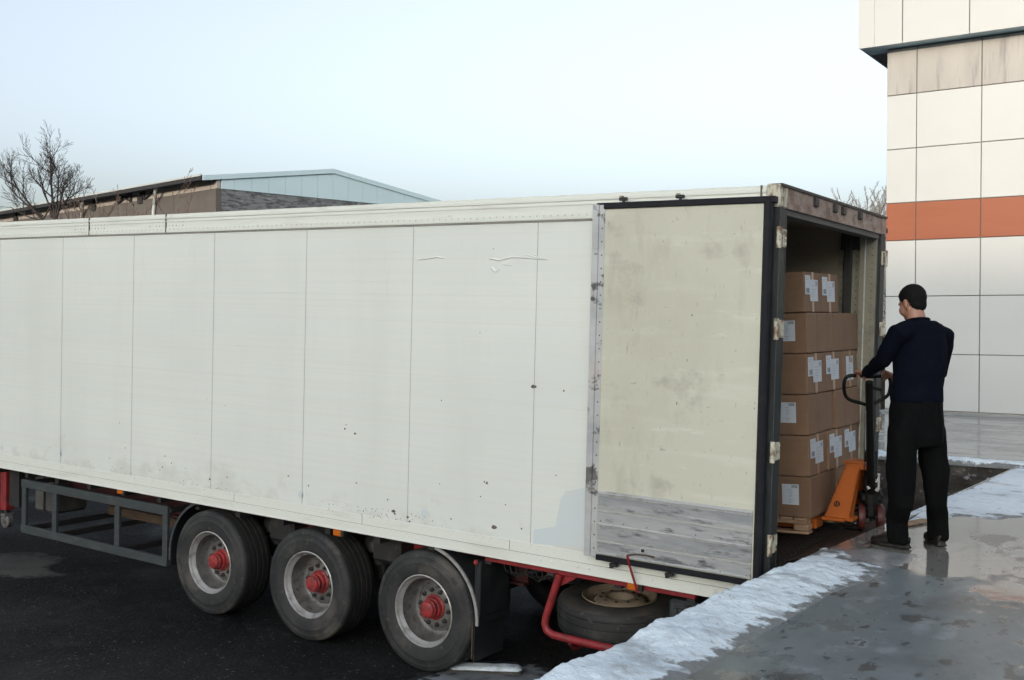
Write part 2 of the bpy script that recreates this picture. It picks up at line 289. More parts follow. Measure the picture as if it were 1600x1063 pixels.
def snow_strip(name, edge, inner, hmax, base, m='snow', nu=150, nv=22, lip=.03, seed=0, drop=.05, ragged=.04):
    """heaped snow between an outer edge line and an inner line (lists of points), thick at the edge, thinning out inward"""
    def samp(pl, t):
        L = [0]
        for i in range(1, len(pl)): L.append(L[-1]+(pl[i]-pl[i-1]).length)
        d = t*L[-1]
        for i in range(1, len(pl)):
            if d <= L[i] or i == len(pl)-1: return pl[i-1].lerp(pl[i], (d-L[i-1])/max(1e-6, L[i]-L[i-1]))
    b = MB(); vs = []
    for i in range(nu+1):
        t = i/nu; E = samp(edge, t); I = samp(inner, t); dv = I-E; wd = max(dv.length, .01); dn = dv.normalized()
        I = I + dn*ragged*(nz(t*12, seed, 1)+.6*nz(t*40, seed, 2)); fall = min(1, 6*t+.15, 6*(1-t)+.15)
        for j in range(nv+1):
            s = (j/nv)
            p = E.lerp(I, s)
            lump = .55+.75*nz(p.x*2.3, p.y*2.3, seed)+.4*nz(p.x*7, p.y*7, seed+4)+.2*nz(p.x*22, p.y*22, seed+9)
            prof = min(1, (1-s)*1.7)**.9
            z = base + hmax*fall*prof*(.35+.75*lump)
            q = p.copy(); q.z = max(z, base+.003*(1-s))
            if j == 0: q = p - dn*(lip*(.5+.8*nz(t*40, seed, 5)+.4*nz(t*120, 2, seed))); q.z = base - drop + hmax*.2*lump
            if j == 1: q = p - dn*(lip*(.9+.8*nz(t*40, seed, 5)+.4*nz(t*120, 2, seed))); q.z = base+.3*hmax*lump
            if j == nv: q.z = base-.004
            vs.append(q)
    k = nv+1
    b.add(vs, [[i*k+j, (i+1)*k+j, (i+1)*k+j+1, i*k+j+1] for i in range(nu) for j in range(nv)], m)
    o = b.build(name, smooth=80, fix=False); at_ = o.data.attributes.new('thin', 'FLOAT', 'POINT')
    at_.data.foreach_set('value', [1-min(1, max(0, v.z-base)/(hmax*.55)) for v in vs])
    return tag(o, kind='stuff')
V = Vector
edge = [V((dock_edge(y)-.005, y, 0)) for y in (-5,-4,-3,-2,-1,-.2,.45)]
inner = [V((.75,-5,0)), V((.62,-3.4,0))]+[gz(px,py,DZ) for px,py in ((1073,1063),(1168,1003),(1220,977),(1301,927),(1381,901),(1384,884))]+[gz(1330,862,DZ)]
for q in inner: q.z = 0
snow_strip('snow', edge, inner, .06, DZ, seed=1, nu=300, nv=44, ragged=.012)
# thin grey ice by the worker's shoe, then the white band along the dock edge beyond him, and the platform's snow lip
ie = [gz(px,py,DZ) for px,py in ((1296,856),(1330,857),(1368,858),(1390,866))]; ii = [gz(px,py,DZ) for px,py in ((1345,885),(1390,892),(1425,880),(1436,866))]
for q in ie+ii: q.z = 0
snow_strip('ice_crust', ie, ii, .014, DZ, 'ice', 60, 16, .01, 3, .004)
e2 = [V((dock_edge(y)-.005, y, 0)) for y in (2.0,2.6,3.2,3.8,4.5,5.2,YP)]
i2 = [gz(px,py,DZ) for px,py in ((1425,822),(1452,816),(1500,808),(1560,812),(1620,812),(1690,800),(1720,770))]
for q in i2: q.z = 0
snow_strip('snow', e2, i2, .02, DZ, seed=7, ragged=.12)
snow_strip('snow', [V((-10,YP-.01,0)), V((-4,YP-.01,0)), V((dock_edge(YP)+.1,YP-.01,0)), V((2.5,YP-.03,0))], [V((-10,YP+1.3,0)), V((-4,YP+1.1,0)), V((-1.2,YP+.9,0)), V((-.8,YP+.35,0)), V((.6,YP+.3,0)), V((2.5,YP+.2,0))], .035, DZ, seed=12, nu=200)
# slush and snow on the yard
def blob_sheet(name, pts, m, lift, seed, amp=.08, hump=0.0):
    """irregular flat patch on the yard: pts outline on the ground"""
    c = sum((V(p) for p in pts), V((0,0)))/len(pts); b = MB(); N = 90; rings = 8; vs = []
    out = []
    L = len(pts)
    for i in range(N):
        t = i/N*L; a = int(t); f = t-a; f = f*f*(3-2*f)*.5+f*.5
        out.append(V(pts[a]).lerp(V(pts[(a+1) % L]), f))
    for r in range(1, rings+1):
        for i, o in enumerate(out):
            s = r/rings; p = c.lerp(o, s*(1+amp*nz(i*.35, seed)+amp*.7*nz(i*.9, seed+3)))
            vs.append((p.x, p.y, ground_z(p.x, p.y)+lift*(1 if r < rings else .2)+hump*(1-s*s)*(1+.5*nz(p.x*6, p.y*6, seed))))
    vs.append((c.x, c.y, ground_z(c.x, c.y)+lift+hump)); ci = len(vs)-1
    fs = [[(r-1)*N+i, r*N+i, r*N+(i+1)%N, (r-1)*N+(i+1)%N] for r in range(1, rings) for i in range(N)]+[[ci, i, (i+1)%N] for i in range(N)]
    b.add(vs, fs, m); o = b.build(name, smooth=80, fix=False); at_ = o.data.attributes.new('thin', 'FLOAT', 'POINT')
    at_.data.foreach_set('value', [(r/rings)**2*.95 for r in range(1, rings+1) for i in range(N)]+[0.0])
    return tag(o, kind='stuff')
def g2(px, py):
    r = FWD + (px-800)/F*RIGHT - (py-531.5)/F*UP     # onto the sloping yard
    t = 3.0/-r.z
    for _ in range(30):
        p = CAM+r*t; t += (ground_z(p.x, p.y)-p.z)/r.z
    p = CAM+r*t; return (p.x, p.y)
blob_sheet('slush', [g2(*q) for q in ((640,1062),(690,1036),(780,1032),(850,1040),(900,1063),(860,1100),(700,1110))], 'slush', .006, 2, .1)
blob_sheet('mud', [g2(*q) for q in ((-120,905),(-60,868),(40,862),(105,872),(75,890),(110,900),(40,905),(-20,900))], 'mud', .005, 5, .16)
blob_sheet('slush', [(-12,3.4),(-9,3.0),(-5,3.6),(-3.2,3.2),(-2.6,4.6),(-5,5.6),(-9,8),(-13,7)], 'slush', .006, 9, .16)

# ------------------------------------------------------------------ semi trailer (built in its own frame: x to the rear, z up; the yard slopes)
TM = Matrix(((.99972730,-.00020992,.02335131,0),(0,.99995960,.00898909,0),(-.02335226,-.00898664,.99968691,0),(0,0,0,1)))
T = empty('semi_trailer', TM, 'long white refrigerated semi trailer backed up to the dock with its near rear door open', 'trailer')
LEN, H, B, W = 13.4, 3.85, 1.05, 2.5
ZT, ZB = 3.664, 1.20
# side wall with seams, chips, dents and repainted patches
def sideplane(px, py, yy=0.0):               # photograph pixel -> point of the trailer's side
    r = FWD + (px-800)/F*RIGHT - (py-531.5)/F*UP
    iv = TM.to_3x3().transposed(); o = iv @ CAM; d = iv @ r; t = (yy-o.y)/d.y; return o+d*t
b = MB()
b.box((-LEN,0,B+.02),(-.06,.06,ZT+.02),'white_paint')
seams = [-1.8918-1.2141*i for i in range(10)]
for i, x in enumerate(seams):
    wd = .0013
    b.box((x-wd,-.0022,ZB),(x+wd,.01,ZT-.002),'seam')
    b.box((x+.003,-.0012,ZB),(x+.026,.01,ZT-.004),'white_paint')
rng = random.Random(3)
chips = [(187,661,1),(196,700,1),(171,716,1),(78,699,.7),(258,713,1.4),(268,724,1.2),(254,730,1.6),(250,735,1),(290,732,.8),(355,746,1.4),(451,744,1.2),(305,685,.6),(323,624,.6),(352,634,.8),(450,744,1),(482,759,1.3),(557,755,1.2),(606,781,1.2),(615,799,2.4),(617,803,1.6),(705,811,1.3),(761,755,1.8),(757,753,1.2),(772,824,3.0),(815,826,1.2),(790,789,1),(869,743,1),(881,611,1.3),(834,604,2.6),(690,626,1),(539,670,1.6),(555,678,1.8),(541,664,1),(750,520,.8),(771,389,.8),(687,756,.8),(751,776,1),(640,815,1.5),(328,749,1.8),(637,808,2)]
for px, py, s in chips:
    c = sideplane(px, py); r = .0062*s; n = 9
    poly = [c+V((r*(.7+.6*rng.random())*math.cos(6.283*k/n)*(1.5 if s > 2.2 else 1), -.0016, r*(.6+.6*rng.random())*math.sin(6.283*k/n))) for k in range(n)]
    b.add(poly, [list(range(n))], 'chip')
for px, py in [(500+rng.random()*200, 0) for _ in range(46)]+[(100+rng.random()*260, 0) for _ in range(60)]+[(560+rng.random()*50, 0) for _ in range(30)]:
    c = sideplane(px, 700); c.z = 1.19+rng.random()*.10; r = .002+.003*rng.random(); n = 6
    b.add([c+V((r*math.cos(6.283*k/n), -.0016 if c.z > 1.212 else -.0066, r*math.sin(6.283*k/n))) for k in range(n)], [list(range(n))], 'chip')
def ridge(pts, wid, hgt, m='white_paint'):   # a crease standing proud of the sheet
    P = [sideplane(*q) for q in pts]
    for a, c in zip(P[:-1], P[1:]):
        t = (c-a).normalized(); up = V((-t.z, 0, t.x))*wid
        b.add([a+up, a-up, c-up, c+up, a+V((0,-hgt,0)), c+V((0,-hgt,0))], [[0,4,5,3],[4,1,2,5],[0,1,4],[3,5,2]], m)
ridge([(653,406),(668,404),(684,402),(694,404)], .008, .006)
ridge([(765,404),(780,407),(800,402),(822,403),(848,405)], .009, .007)
ridge([(822,398),(838,403),(856,406)], .007, .007); ridge([(832,396),(842,402)], .006, .006)
ridge([(768,418),(774,425),(780,420)], .014, .006); ridge([(786,413),(800,415)], .006, .005)
ridge([(470,543),(500,545),(360,541)][:2], .003, .003); ridge([(365,541),(372,539),(380,540)], .005, .004)
for rows in ((441,440,443,446),(462,459,461,464)):
    ridge([(40,rows[0]+12),(200,rows[0]),(330,rows[1]-3),(470,rows[2]-4),(640,rows[3]-6),(830,rows[3]-4)], .003, .0012)
for cx, cy, rr in ((470,773,.035),(664,803,.042),(95,707,.04),(3,700,.03)):
    c = sideplane(cx, cy); n = 16
    b.add([c+V((rr*math.cos(6.283*k/n)*(1+.15*nz(k*.9,cx)), -.0012, rr*math.sin(6.283*k/n))) for k in range(n)], [list(range(n))], 'patch')
poly = [sideplane(*q) for q in ((832,850),(833,828),(868,823),(876,780),(884,768),(918,762),(919,856))]
b.add([p+V((0,-.0011,0)) for p in poly], [list(range(len(poly)))], 'patch')
b.build('side_wall', T, smooth=30)
# rails along the top and bottom of the side, with their rivets and bolts
b = MB()
b.box((-LEN,-.012,ZT),(-.075,.055,H-.004),'rail_paint')
b.box((-LEN,-.018,ZT+.004),(-.076,.0,ZT+.05),'rail_paint'); b.box((-LEN,-.02,H-.05),(-.076,.0,H-.028),'rail_paint'); b.box((-LEN,-.017,ZT+.105),(-.076,0,ZT+.117),'rail_paint')
b.box((-LEN,-.006,ZT-.014),(-.08,.0,ZT-.001),'seam')
for x in (-7.48,-6.235,-.13): b.box((x-.006,-.0215,ZT+.002),(x+.006,-.01,H-.002),'chip')
BT = b; b = MB()
b.box((-LEN,-.012,B),(-.0,.055,1.128),'rail_paint'); b.box((-LEN,-.005,1.131),(-.005,.05,1.21),'rail_paint'); b.box((-LEN,-.003,1.1275),(-.01,.03,1.132),'chip')
b.box((-LEN,-.016,B-.0),(-.003,.02,B+.012),'rail_paint')
for k, x in enumerate((-2.08,-3.6,-5.2)): b.box((x-.002,-.0056,1.133),(x+.002,.0,1.209),'chip')
BB = b; b = BT; x = -.16
while x > -LEN:
    b.dome((x,-.018,ZT+.032), .0065, (0,-1,0), 'rivet'); x -= .062
b = BB; x = -.1
while x > -LEN:
    for zz in (1.172,1.196): b.dome((x+(.02 if zz > 1.18 else 0),-.005,zz), .004, (0,-1,0), 'rivet')
    x -= .075
for px, py in ((1136,927),(1115,924),(1094,920),(1020,908),(1000,904),(921,890),(903,887),(864,881),(846,878)):
    c = sideplane(px, py); b.dome((c.x,-.012,1.098), .013, (0,-1,0), 'rail_paint')
for k in range(14):
    for dx in (0,.11): b.dome((-3.1-.72*k+dx,-.012,1.095), .008, (0,-1,0), 'rail_paint')
BB.build('bottom_rail', T, smooth=25); b = BT
for cx in (-7.48,-6.235):
    for i in range(5):
        for j in range(2):
            for s in (-1,1): b.dome((cx+s*(.05+.05*i),-.012,ZT+.088+.038*j-.02), .006, (0,-1,0), 'chip' if (i+j) % 3 else 'rivet')
b.build('top_rail', T, smooth=25)
# roof, far wall, front wall, floor
b = MB(); b.box((-LEN,.02,H-.055),(-.08,W-.02,H-.006),'rail_paint'); b.build('roof', T, smooth=0)
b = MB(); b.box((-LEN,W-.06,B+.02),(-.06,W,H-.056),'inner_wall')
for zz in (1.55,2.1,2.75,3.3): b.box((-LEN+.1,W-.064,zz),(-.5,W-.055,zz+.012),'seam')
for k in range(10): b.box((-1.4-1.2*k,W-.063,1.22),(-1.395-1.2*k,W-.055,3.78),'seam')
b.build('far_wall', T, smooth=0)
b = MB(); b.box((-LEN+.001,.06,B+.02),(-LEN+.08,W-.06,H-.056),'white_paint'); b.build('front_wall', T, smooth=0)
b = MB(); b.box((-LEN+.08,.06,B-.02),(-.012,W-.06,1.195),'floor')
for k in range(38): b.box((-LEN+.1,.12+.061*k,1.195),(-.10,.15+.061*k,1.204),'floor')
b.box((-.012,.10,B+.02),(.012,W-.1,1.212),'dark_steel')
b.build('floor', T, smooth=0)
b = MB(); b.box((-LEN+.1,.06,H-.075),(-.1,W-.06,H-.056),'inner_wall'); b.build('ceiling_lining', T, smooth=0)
# rear frame
for near in (True, False):
    b = MB(); ya, yb = (-.035,.105) if near else (W-.105,W+.035)
    b.cham((-.075,ya,1.22),(.004,yb,3.70),'post',.008)
    if near: b.box((.0035,.094,1.3),(.007,.1,3.68),'rack'); b.box((.0035,-.028,1.3),(.007,-.02,3.6),'rack'); b.box((-.16,.1055,1.21),(-.02,.135,3.72),'inner_post')
    else: b.box((-.16,W-.135,1.21),(-.02,W-.1055,3.72),'inner_post')
    b.build('rear_post', T, smooth=30)
b = MB()
b.box((-.16,W-.10,1.21),(-.076,W-.055,3.72),'inner_post'); b.box((-.36,W-.082,1.21),(-.16,W-.058,3.73),'inner_post'); b.box((-.175,W-.095,1.21),(-.165,W-.058,3.73),'seam'); b.box((-.118,W-.142,1.21),(-.108,W-.1,3.72),'alu_clean')
for k in range(40):
    b.dome((-.33,W-.083,1.3+.06*k), .007, (0,-1,0), 'chip'); b.dome((-.2,W-.083,1.3+.06*k), .007, (0,-1,0), 'chip')
    b.dome((-.055,W-.136,1.3+.06*k), .006, (0,-1,0), 'chip')
b.build('jamb_lining', T, smooth=30)
b = MB()
b.cham((-.085,-.02,3.715),(.002,W+.02,H),'header',.008)
b.box((-.07,-.02,H-.012),(.016,W+.03,H+.006),'post')
b.box((-.06,.10,3.70),(.012,W-.1,3.735),'header'); b.box((-.11,.1,3.66),(-.01,W-.1,3.70),'rack'); b.box((-.2,.1,3.685),(-.11,W-.1,3.71),'seam')
for y in (.673,1.112,1.315,1.75): b.cham((-.005,y-.035,3.765),(.022,y+.045,3.828),'dark_steel',.008)
b.cham((-.09,-.04,3.70),(.006,.115,H+.004),'rusty_white',.01); b.cham((-.09,W-.115,3.70),(.006,W+.04,H+.004),'header',.01)
b.build('rear_header', T, smooth=30)
b = MB()
b.cham((-.18,-.022,B-.004),(.006,.12,1.225),'rail_paint',.008); b.cham((-.08,.121,B-.05),(.002,W-.121,1.19),'rusty_white',.008); b.cham((-.18,W-.12,B-.004),(.006,W+.022,1.225),'rusty_white',.008)
b.build('rear_sill', T, smooth=30)
# dark strapped bar and bracket standing against the far inner wall
b = MB(); b.cham((-.30,W-.125,2.62),(-.235,W-.085,3.68),'dark_steel',.006); b.cham((-.33,W-.115,3.57),(-.175,W-.084,3.72),'dark_steel',.006)
b.box((-.29,W-.122,1.3),(-.25,W-.086,2.62),'dark_steel'); b.tube([(-.21,W-.13,3.78),(-.21,W-.13,3.70)], .022, 'inner_post', 12)
b.build('load_bar', T, smooth=30)

# rear doors
def make_door(near):
    D = bpy.data.objects.new('rear_door', None); COL.objects.link(D); D.parent = T
    if near: D['label'] = 'cream scuffed rear door folded flat against the near side'
    else: D['label'] = 'far rear door folded back, seen edge on'
    sg = 1 if near else -1
    def Y(y): return y if near else W-y
    def bx(b, x0, x1, y0, y1, z0, z1, m, c=.004):
        a, e = sorted((Y(y0), Y(y1))); b.cham((x0,a,z0),(x1,e,z1),m,c)
    b = MB(); bx(b, -1.31,-.040,-.095,-.045,1.235,3.745,'door_skin' if near else 'white_paint'); b.build('door_panel', D, smooth=30)
    b = MB()
    bx(b, -1.27,-.0,-.112,-.05,3.722,3.765,'rubber'); bx(b, -.076,-.022,-.118,-.05,1.20,3.762,'rubber',.012); bx(b, -1.262,-.03,-.110,-.05,1.198,1.238,'rubber'); bx(b, -1.34,-1.25,-.09,-.04,3.745,3.768,'rubber')
    b.build('gasket', D, smooth=30)
    b = MB()
    bx(b, -1.364,-1.312,-.104,-.03,1.215,3.755,'alu_edge'); bx(b, -1.310,-1.262,-.1,-.04,1.215,3.752,'alu_edge',.003)
    for k in range(26): b.dome((-1.282,Y(-.1),1.28+.096*k), .0065, (0,-sg,0), 'chip')
    b.build('edge_trim', D, smooth=30)
    b = MB(); z0 = 1.242; hs = (.105,.112,.104,.116)
    for k, h in enumerate(hs):
        bx(b, -1.254,-.09,-.1015-.002*(k % 2),-.09,z0+.003,z0+h-.003,'alu',.002); bx(b, -1.254,-.09,-.106,-.1,z0+h-.016,z0+h-.005,'alu_clean',.002); z0 += h
    for zz in (1.246,1.452,1.676): bx(b, -1.254,-.09,-.112,-.1,zz,zz+.014,'alu_clean',.003)
    bx(b, -1.254,-.09,-.106,-.095,1.685,1.70,'alu_clean',.002)
    for zz in (1.262,1.445,1.482,1.664):
        for k in range(7): b.dome((-1.23+.185*k,Y(-.103),zz), .0055, (0,-sg,0), 'chip')
    bx(b, -.91,-.86,-.106,-.1,1.30,1.335,'alu_clean',.004); bx(b, -.898,-.872,-.112,-.105,1.307,1.328,'dark_steel',.004)
    b.build('kick_plate', D, smooth=30)
    for x in (-1.13,-.69):
        for zz, up in ((3.765,1),(1.198,-1)):
            b = MB(); y = Y(-.07)
            b.tube([(x,y,zz-.02*up),(x,y,zz+.035*up)], .011, 'dark_steel', 8)
            b.cham((x-.035,y-.013,min(zz+.014*up,zz+.038*up)),(x+.03,y+.013,max(zz+.014*up,zz+.038*up)),'dark_steel',.005); b.cham((x-.03,y-.02,min(zz+.034*up,zz+.05*up)),(x-.005,y+.02,max(zz+.034*up,zz+.05*up)),'rusty_white' if up > 0 else 'dark_steel',.005)
            b.build('lock_cam', D, smooth=30)
    for zz in (3.50,2.90,2.088,1.47):
        b = MB(); y0, y1 = sorted((Y(-.03), Y(.085)))
        b.cham((.003,y0,zz-.06),(.016,y1,zz+.06),'rusty_white',.005)
        yc = Y(-.04); b.tube([(.008,yc,zz-.07),(.008,yc,zz+.07)], .017, 'rusty_white', 12)
        for q in (-.04,.0,.04): b.dome((.02,Y(.05),zz+q), .011, (1,0,0), 'rusty_white')
        b.build('hinge', D, smooth=30)
    return D
make_door(True); make_door(False)
# red strap hanging from the door to the marker lamp
b = MB(); q = lambda px, py, y: sideplane(px, py, y)
b.tube([q(1023,871,-.115), q(1010,868,-.125), q(992,866,-.125), q(980,868,-.12)], .006, 'rust_plate', 7); b.tube([q(980,868,-.12), q(984,885,-.1), q(990,905,-.06), q(996,926,-.03)], .009, 'red', 8)
b.build('door_strap', T)

# running gear
def sp(x, y, z): return V((x, y, z))
b = MB()
for y in (.62,1.78):
    b.box((-LEN+.3,y-.07,1.0),(-.5,y+.07,1.03),'red_dark'); b.box((-LEN+.3,y-.012,.72),(-2.3,y+.012,1.0),'red_dark'); b.box((-2.3,y-.012,.93),(-.5,y+.012,1.0),'red_dark'); b.box((-LEN+.3,y-.07,.70),(-2.3,y+.07,.722),'red_dark')
for k in range(22): b.box((-LEN+.6+.58*k,.07,.97),(-LEN+.66+.58*k,W-.07,1.045),'dark_steel')
b.build('chassis_frame', T, smooth=0)
for xa_, xb2, ya_, yb2, mm_ in ((-2.35,-.55,.05,.10,'red'),(-6.0,-2.36,.14,.19,'red_dark'),(-6.0,-.55,W-.1,W-.05,'red')):
    b = MB(); b.cham((xa_,ya_,.996),(xb2,yb2,1.046),mm_,.005); b.build('side_beam', T, smooth=30)
AX = [-2.932, -4.242, -5.552]; RT = .499; YW = .004
def wheel_parts(parent, far):
    Mx = Matrix(((1,0,0,0),(0,0,1,0),(0,1,0,0),(0,0,0,1)))      # lathe axis z -> y
    if far: Mx = Matrix(((1,0,0,0),(0,0,-1,0),(0,1,0,0),(0,0,0,1)))
    t = MB()
    t.lathe([(.292,.030),(.300,.014),(.318,.006),(.345,.002),(.375,-.002),(.392,-.003),(.394,-.0055),(.402,-.0055),(.405,-.003),(.425,.0),(.440,.003),(.442,.0005),(.452,.001),(.455,.004),(.476,.007),(.489,.015),(.4965,.034)], Mx, 'tyre', 72)
    t.lathe([(.4965,.034),(.499,.05),(.500,.075),(.500,.095),(.488,.099),(.488,.109),(.499,.113),(.4995,.150),(.489,.154),(.489,.166),(.4995,.17),(.4995,.215),(.489,.219),(.489,.231),(.4995,.235),(.499,.272),(.488,.276),(.488,.286),(.498,.29),(.497,.31),(.492,.335),(.484,.351)], Mx, 'tread', 72)
    t.lathe([(.484,.351),(.45,.378),(.39,.388),(.32,.38),(.292,.355)], Mx, 'tyre', 48)
    t.build('tyre', parent, smooth=40, weld=True)
    r = MB()
    r.lathe([(.294,.036),(.300,.022),(.299,.010),(.292,.006),(.286,.012),(.281,.030)], Mx, 'rim_bright', 64)
    r.lathe([(.281,.030),(.270,.048),(.263,.056),(.260,.062)], Mx, 'rim_bright', 64); r.lathe([(.260,.062),(.256,.10),(.248,.15),(.238,.19),(.226,.205),(.208,.21),(.190,.20),(.172,.18),(.150,.168),(.10,.166)], Mx, 'rim', 64)
    r.lathe([(.294,.036),(.285,.1),(.270,.25),(.285,.35),(.296,.365)], Mx, 'dark_steel', 40)
    r.lathe([(.10,.166),(.10,.30),(.05,.33),(.0,.33)], Mx, 'dark_steel', 24)
    for k in range(10):
        a = 6.283*k/10+.2; c = V((.145*math.cos(a), .145*math.sin(a), 0))
        N = Mx @ Matrix.Translation((c.x, c.y, .145)); r.lathe([(0,-.012),(.010,-.010),(.0115,0),(.018,.004),(.019,.03)], N, 'dark_steel', 8)
        a += .314; c = V((.198*math.cos(a), .198*math.sin(a), 0)); N = Mx @ Matrix.Translation((c.x, c.y, .2055)); r.lathe([(0,0),(.013,0),(.015,.004)], N, 'dark_steel', 10)
    r.build('rim', parent, smooth=40)
    h = MB()
    h.lathe([(.106,.19),(.106,.158),(.098,.152),(.092,.146),(.089,.125),(.085,.118),(.074,.116),(.073,.09),(.076,.086),(.076,.078),(.071,.075),(.069,.056),(.064,.048),(.056,.044),(.0,.043)], Mx, 'red_bright', 40)
    h.build('hub_cap', parent, smooth=35)
def new_wheel(x, y, far, rot):
    wv = bpy.data.objects.new('wheel', None); COL.objects.link(wv); wv.parent = T; wv.location = (x, y, RT); wv.rotation_euler = (0, rot, 0); return wv
for far, y in ((False, YW), (True, W-YW)):
    first = new_wheel(AX[0], y, far, .3); wheel_parts(first, far)
    for k in (1, 2):
        c = copy_tree(first, T); c.location = (AX[k], y, RT); c.rotation_euler = (0, .3+1.9*k, 0)
for x in AX:
    b = MB(); b.tube([(x,.25,RT),(x,W-.25,RT)], .07, 'dark_steel', 14); b.build('axle', T)
for x in AX:
    for y in (.56, W-.56):
        b = MB(); b.lathe([(.0,.98),(.12,.98),(.14,.95),(.12,.90),(.15,.86),(.15,.78),(.11,.74),(.11,.66),(0,.66)], Matrix.Translation((x+.36, y, 0)), 'plastic', 20)
        b.box((x-.45,y-.05,.52),(x+.46,y+.05,.66),'dark_steel'); b.box((x-.52,y-.06,.55),(x-.40,y+.06,.99),'red')
        b.build('air_spring', T, smooth=40)
for x in (-3.6,-4.9):
    b = MB(); b.cham((x-.16,.30,.74),(x+.16,.60,.98),'dark_steel',.03); b.build('brake_chamber', T, smooth=30)
b = MB(); b.tube([(-2.25,1.3,.80),(-1.3,1.3,.80)], .12, 'dark_steel', 16); b.build('air_tank', T)
b = MB()
for k in range(12):
    x0 = -2.30+.05*k; b.tube([(x0,.2+.03*(k % 3),1.04),(x0+.04,.22,.9),(x0+.1,.3,.84+.02*(k % 4)),(x0+.2,.34,.93)], .006, 'dark_steel', 5)
b.build('brake_hose', T)
# mudguards and flap
def arc_guard(cx, a0, a1, y0, y1, r, m, edge=None):
    b = MB(); n = 20
    for (ra, rb, ya, yb, mm) in ((r, r+.012, y0, y1, m),)+(((r-.004, r+.02, y0-.012, y0+.004, edge),) if edge else ()):
        vs = []
        for i in range(n+1):
            a = a0+(a1-a0)*i/n; c, s = math.cos(a), math.sin(a)
            for rr in (ra, rb):
                for yy in (ya, yb): vs.append((cx+rr*c, yy, RT+rr*s))
        fs = []
        for i in range(n):
            k = 4*i; fs += [[k,k+1,k+5,k+4],[k+2,k+6,k+7,k+3],[k,k+4,k+6,k+2],[k+1,k+3,k+7,k+5]]
        fs += [[0,2,3,1],[4*n,4*n+1,4*n+3,4*n+2]]; b.add(vs, fs, mm)
    return b
b = arc_guard(AX[0], R_(78), R_(-2), .012, .46, .545, 'plastic', 'rim_bright'); b.build('mudguard', T, smooth=40); b = MB(); b.cham((-2.43,.03,.18),(-2.418,.44,.97),'plastic',.003); b.cham((-2.405,.012,.55),(-2.36,.42,.99),'plastic',.006); b.box((-2.44,.02,.2),(-2.43,.03,.5),'wood'); b.build('mud_flap', T, smooth=30)
b = arc_guard(AX[2], R_(96), R_(186), .02, .46, .575, 'plastic', 'rack'); b.build('mudguard', T, smooth=40)
# lamps under the rail
for px, py in ((187,768),(526,833),(988,917)):
    c = sideplane(px, py, .0)
    b = MB(); b.cham((c.x-.045,-.004,c.z-.028),(c.x+.045,.02,c.z+.03),'orange_lens',.008); b.box((c.x+.046,.002,c.z-.026),(c.x+.075,.03,c.z+.036),'dark_steel'); b.box((c.x-.05,.02,c.z-.03),(c.x+.06,.05,c.z+.05),'dark_steel')
    b.build('side_lamp', T, smooth=30)
b = MB(); b.dome((-2.4,-.0,.985), .022, (0,-1,0), 'red_bright'); b.tube([(-2.4,.04,.985),(-2.4,0,.985)], .02, 'dark_steel', 10); b.build('reflector', T)
# cage for spare pallets between the axles and the landing leg
b = MB(); x0, x1, z0, z1 = -8.715, -6.18, .40, .925
def bar(a, c, w, m='rack'): 
    a = V(a); c = V(c); b.cham([min(a[i], c[i])-w[i] for i in range(3)], [max(a[i], c[i])+w[i] for i in range(3)], m, .005)
for yy in (.03, 2.4):
    bar((x0,yy,z1-.01),(x1,yy,z1-.01),(0,.022,.046)); bar((x0,yy,z0+.005),(x1,yy,z0+.005),(0,.022,.044))
    for x in (-8.67,-8.09,-6.99,-6.22): bar((x,yy,z0+.03),(x,yy,z1-.03),(.038,.018,0))
for x in (-8.69,-8.12,-7.0,-6.2): bar((x,.05,z0-.005),(x,2.38,z0-.005),(.025,0,.03),'dark_steel')
for x in (-8.69,-6.2): bar((x,.05,z1-.01),(x,2.38,z1-.01),(.025,0,.025),'dark_steel')
for x in (-8.4,-6.5): bar((x,.6,z1),(x,.64,1.0),(.04,.02,.01),'dark_steel')
b.build('pallet_cage', T, smooth=30)
b = MB(); b.cham((-8.6,1.05,z0+.03),(-6.25,1.10,z0+.13),'wood',.004); b.build('plank', T)
b = MB(); b.cham((-9.12,.42,.50),(-8.70,.85,.99),'box_grey',.03); b.tube([(-8.9,.41,.52),(-8.9,.41,.97)], .012, 'dark_steel', 8)
b.build('equipment_box', T, smooth=30)
# landing leg with its castor foot
b = MB(); b.cham((-9.63,.30,.46),(-9.52,.42,1.03),'red',.01); b.box((-9.50,.34,.52),(-9.30,.46,1.02),'dark_steel'); b.cham((-9.60,.33,.40),(-9.55,.39,.47),'dark_steel',.008); b.build('landing_leg', T, smooth=30)
lg = b = MB(); Mx = Matrix.Translation((-9.575,.33,.33)) @ Matrix(((1,0,0,0),(0,0,1,0),(0,1,0,0),(0,0,0,1)))
b.lathe([(0,-.02),(.03,-.02),(.035,-.005),(.07,-.005),(.085,.0),(.085,.06),(.07,.065),(0,.065)], Mx, 'rim', 20); b.cham((-9.62,.30,.38),(-9.53,.42,.42),'rim',.008); b.build('castor', T)
